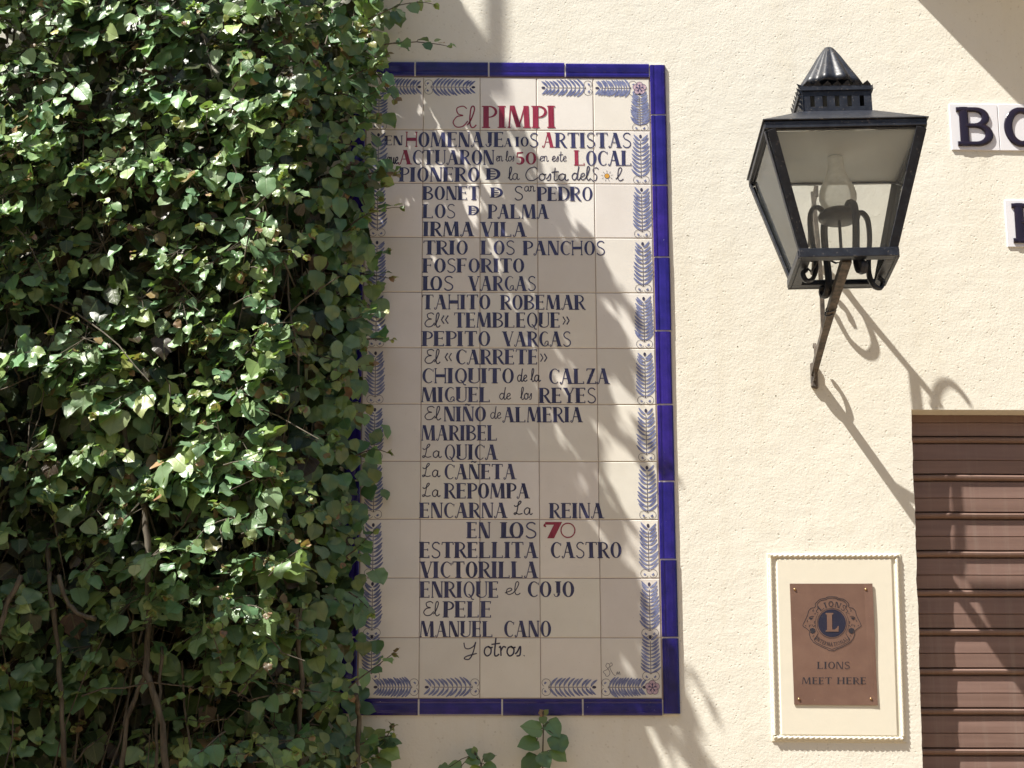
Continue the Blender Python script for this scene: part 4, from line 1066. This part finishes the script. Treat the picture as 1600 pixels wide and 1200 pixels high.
def qf(x, z):
    low = max(0, min(1, (2.62-z)/.35))      # thinner towards the foot
    return (QM - .16*low) + .05*noise.noise(Vector((x*4, 9, z*3))) + .03*noise.noise(Vector((x*11, 4, z*9)))
ZLO, ZHI, XLO = 2.05, 4.70, -1.5
def dens(x, z): return .42 + 1.15*noise.noise(Vector((x*4.2, 20, z*7.5))) + .5*noise.noise(Vector((x*13, 2, z*15)))
def thin(x, z, q):
    z0, sp = (4.30, .40) if x < -.78 or q < .13 else (4.14, .34)
    return z > z0 and ri.random() < min(1, (z-z0)/sp)*.95
SUNV = -sdir
cnt = 0; N_SH = 600
tries = 0
while cnt < N_SH and tries < 20000:
    tries += 1
    z = ri.uniform(ZLO, ZHI)
    side = ri.random() < .26
    if side:
        q = ri.uniform(.04, .50); x = xr_(q, z) - ri.uniform(.0, .05)
        if thin(x, z, q): continue
        d = Vector((.45, -.3, .25)) + rv(.4)
        p = Vector((x-.05, -q, z+.03)); sz = ri.uniform(.030, .050)
        shoot(fo, p, d, ri.uniform(.07, .15), sz, 1.6, hang=ri.random() < .75)
    else:
        x = ri.uniform(XLO, xr_(QM, z)-.02)
        if dens(x, z) < ri.random()*.75: continue
        q = qf(x, z) - abs(ri.gauss(0, .05)) - .05
        if thin(x, z, q): continue
        big = ri.random() < (.45 if z < 3.3 else .2)
        d = Vector((ri.gauss(0, .6), -.75, ri.uniform(-.1, 1.0)))
        shoot(fo, Vector((x, -q, z)), d, ri.uniform(.08, .2), ri.uniform(.046, .066) if big else ri.uniform(.028, .046), 1.0)
    cnt += 1
# ledges of foliage that reach out to the light
nt_ = 0
while nt_ < 560:
    z = ri.uniform(ZLO, ZHI-.03)
    x = ri.uniform(XLO, xr_(QM, z)-.01)
    if thin(x, z, .4): continue
    if dens(x, z) < ri.random()*.95: continue
    nt_ += 1
    q = min(qf(x, z), QM + .05) + ri.uniform(-.07, .03) - max(0, x - xr_(QM, z))*2.0
    c = Vector((x, -q, z)); R0 = ri.uniform(.03, .085); big = ri.uniform(.026, .048) * (1.3 if z < 3.3 else 1)
    nrm = (SUNV*.8 + Vector((0, -.65, .1)) + rv(.22)).normalized(); ux_ = nrm.orthogonal().normalized(); vx_ = nrm.cross(ux_)
    back = c + Vector((ri.gauss(0, .02), .10, -.03)); fo.twig([back, (back+c)/2 + rv(.006), c], .0024)
    for k in range(ri.randint(8, 16)):
        a_ = ri.uniform(0, 2*pi); rr = R0*sqrt(ri.random()); off = ux_*cos(a_)*rr*1.3 + vx_*sin(a_)*rr
        p = c + off + nrm*ri.uniform(-.018, .018)
        d = off.normalized()*.7 + Vector((0, -.25, -.5)) + rv(.3)
        young = ri.random() < .16
        fo.leaf(p, d, nrm + rv(.30), big*ri.uniform(.65, 1.2)*(.55 if young else 1), tuple(v*1.2+w_ for v, w_ in zip(green(ri.uniform(0, .3) if young else ri.uniform(.25, 1)), (.04, .045, .03))))  # tint lifted, painting sunlight into the ledge leaves
        fo.twig([c, p], .0009)
# inner leaves, green darkened to paint in the shade of the gaps
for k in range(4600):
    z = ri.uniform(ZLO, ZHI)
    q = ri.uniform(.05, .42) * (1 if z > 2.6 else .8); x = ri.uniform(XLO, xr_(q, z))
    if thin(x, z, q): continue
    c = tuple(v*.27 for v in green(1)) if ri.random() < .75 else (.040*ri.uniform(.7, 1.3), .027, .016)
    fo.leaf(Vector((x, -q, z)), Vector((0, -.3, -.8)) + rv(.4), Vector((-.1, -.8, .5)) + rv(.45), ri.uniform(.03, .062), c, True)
for k in range(1700):  # back layer, its green likewise darkened as painted shade
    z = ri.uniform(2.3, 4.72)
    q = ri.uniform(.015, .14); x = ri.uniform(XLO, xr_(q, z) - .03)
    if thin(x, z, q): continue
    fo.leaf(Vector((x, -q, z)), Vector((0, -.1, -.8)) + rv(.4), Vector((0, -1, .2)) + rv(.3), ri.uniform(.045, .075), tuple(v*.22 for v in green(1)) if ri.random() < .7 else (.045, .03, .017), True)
# leaves pressed along the right margin, hanging in front of the mural's left edge
for k in range(520):
    z = ri.uniform(2.25, 4.55); q = ri.uniform(.03, .3); x = xr_(q, z) + ri.gauss(.006, .026)
    fo.leaf(Vector((x, -q, z)), Vector((.2, -.1, -1)) + rv(.35), Vector((.35, -1, .3)) + rv(.35), ri.uniform(.028, .05), green(ri.uniform(.3, 1)))
# long shoots that stand out over the mural and wall
for px, py, q, dx, dz, L, sz in ((600, 70, .16, .9, .25, .17, .036), (575, 30, .2, .8, .5, .18, .04), (585, 110, .2, .6, -.7, .11, .04), (560, 300, .12, .5, -.6, .09, .03),
                                 (572, 405, .1, .8, .1, .07, .028), (570, 530, .1, .8, .1, .07, .026), (545, 500, .34, .5, .1, .10, .034), (556, 712, .13, .6, .2, .09, .038), (540, 870, .14, .7, .3, .10, .036), (545, 925, .2, .4, -.2, .09, .036), (545, 1075, .22, .6, .5, .13, .040), (560, 1165, .10, .6, .1, .09, .040), (600, 1170, .06, .2, .5, .06, .034), (350, 700, .6, -.1, .3, .10, .05), (420, 900, .56, .3, .2, .12, .05)):
    shoot(fo, at(px, py, q), Vector((dx, -.25, dz)), L, sz, .8)
# shoots above and beside the frame whose shadows fall on the mural
for k in range(64):
    hi_ = k % 3; q = ri.uniform(.08, .36) if hi_ else ri.uniform(.06, .2); z = ri.uniform(4.15, 4.80) if hi_ else ri.uniform(3.6, 4.2); x = xr_(min(q, QM), z) - .02
    shoot(fo, Vector((x, -q, z)), Vector((.6, -.2, ri.uniform(-.2, .8))), ri.uniform(.04, .16), ri.uniform(.035, .055), .9)
foliage = uvmesh(fo.mb, 'foliage', LEAF, ivy, fo.uv)
fo.st.build('twig', STEM, ivy, smooth=True)
# hanging stems
sm = MB(); sm.norecalc = True
for k in range(340):
    q = ri.uniform(.06, .38); x = ri.uniform(XLO, -.28 - .3*q); z = ri.uniform(2.3, 4.8); L = ri.uniform(.25, 1.0)
    pts = []; dx = ri.gauss(0, .12); dx = min(dx, -.32-.3*q-x); ph = ri.uniform(0, 6)
    n = 9
    for i in range(n+1):
        f = i/n; pts.append(Vector((x + dx*f + .02*sin(f*7+ph) + .015*noise.noise(Vector((k, f*4, 0))), -q + .03*sin(f*5+ph*2), z - L*f)))
    sm.tube(pts, ri.choice((.0010, .0012, .0015, .0018, .0028)), 5, caps=False)
for k in range(70):      # cross twigs
    q = ri.uniform(.1, .40); x = ri.uniform(XLO, -.42); z = ri.uniform(2.1, 4.7); a = ri.uniform(-1.2, 1.2); L = ri.uniform(.08, .3); d = Vector((cos(a), ri.uniform(-.5, .3), sin(a)))
    pts = [Vector((x, -q, z)) + d*(L*i/5) + Vector((0, 0, -.25*L*(i/5)**2)) + rv(.004) for i in range(6)]
    sm.tube(pts, [.0026*(1-.5*i/5) for i in range(6)], 5, caps=False)
sm.build('twig', STEM, ivy, smooth=True)
for pts, r in (([(185, 640, .38), (205, 740, .40), (225, 790, .41), (232, 860, .42), (232, 960, .42), (228, 1050, .43), (240, 1080, .44), (252, 1130, .44), (262, 1230, .44), (262, 1500, .40)], .0078),
               ([(232, 1040, .42), (215, 1080, .40), (200, 1120, .40), (188, 1210, .40), (186, 1500, .35)], .0055), ([(35, 900, .46), (10, 945, .46), (-10, 1010, .46)], .006), ([(92, 900, .44), (103, 940, .44), (120, 958, .45), (150, 968, .46)], .0055),
               ([(254, 1010, .4), (250, 1080, .4), (243, 1150, .4), (246, 1230, .4)], .004), ([(310, 780, .3), (345, 700, .35), (330, 640, .3), (318, 560, .3)], .006), ([(100, 1200, .4), (96, 1100, .4), (92, 1010, .38), (80, 930, .38), (76, 850, .36)], .006), ([(470, 1230, .25), (468, 1130, .26), (470, 1040, .28), (462, 960, .3)], .006), ([(558, 1220, .12), (559, 1170, .12), (561, 1120, .13), (556, 1085, .18)], .006)):
    m = MB(); m.norecalc = True; P = [at(*p) for p in pts]; Q = []
    for i in range(len(P)-1):
        for k in range(4): Q.append(P[i].lerp(P[i+1], k/4) + rv(.0015))
    Q.append(P[-1]); m.tube(Q, [r*(1+.12*sin(i*1.3)) for i in range(len(Q))], 7); m.build('stem', STEM, ivy, smooth=True)
# free shoots below the mural
def free_shoot(label, pts, leaves, r=.0022, col=None):
    t_ = thing('ivy_shoot', label, 'ivy shoot', 'ivy shoots rising below the mural')
    f2 = Foliage(); P = [at(*p) for p in pts]; f2.st.tube(P, [r*(1-.4*i/len(P)) for i in range(len(P))], 6)
    for (px, py, q, sz, dx, dz, age) in leaves:
        p = at(px, py, q); j = min(P, key=lambda a: (a-p).length); f2.twig([j, (j+p)/2+Vector((0, -.004, .004)), p], .0010)
        f2.leaf(p, Vector((dx, -.15, dz)), Vector((-.05, -1, .45)) + rv(.15), sz, green(age))
    uvmesh(f2.mb, 'foliage', LEAF, t_, f2.uv); f2.st.build('stem', STEM, t_, smooth=True)
free_shoot('ivy shoot with rounded green leaves rising at the lower edge of the mural',
  [(846, 1330, .03), (848, 1240, .04), (848, 1180, .05), (849, 1140, .055), (848, 1112, .055)],
  [(845, 1140, .06, .052, -.8, .05, .7), (858, 1128, .05, .050, .55, -.75, .5), (838, 1158, .06, .050, -.75, -.3, .8), (868, 1150, .055, .048, .35, -.9, .6), (862, 1172, .06, .046, .8, -.6, .6), (846, 1178, .07, .044, .3, -.6, .9), (838, 1184, .05, .055, -.6, -.6, 1), (849, 1118, .06, .018, -.4, .9, .05), (850, 1116, .06, .016, .6, .7, .05), (848, 1120, .06, .02, .1, -.8, .15)])
free_shoot('dark low ivy shoot left of the shoot that touches the mural edge',
  [(770, 1300, .05), (762, 1230, .055), (752, 1195, .06), (742, 1178, .06)],
  [(744, 1180, .06, .030, -.8, .3, .9), (748, 1186, .06, .036, -.9, -.2, .9), (756, 1184, .06, .032, .8, .1, .9), (758, 1196, .06, .040, .7, -.5, 1), (750, 1200, .06, .04, -.7, -.6, 1), (742, 1176, .06, .016, -.2, .9, .3), (720, 1198, .05, .034, -.9, .1, 1), (700, 1200, .05, .03, -.9, -.2, 1)])
free_shoot('shaded ivy shoot with broad dull leaves at the right foot of the ivy',
  [(590, 1330, .05), (592, 1240, .06), (592, 1180, .07), (586, 1150, .07)],
  [(588, 1152, .08, .03, .5, .5, .15), (592, 1160, .08, .042, .8, -.2, .9), (598, 1172, .08, .05, .9, -.5, 1), (586, 1165, .07, .05, -.8, -.3, 1), (592, 1185, .08, .052, .4, -.9, 1), (580, 1150, .07, .03, -.4, .6, .2), (604, 1160, .08, .036, .9, .1, .9)])
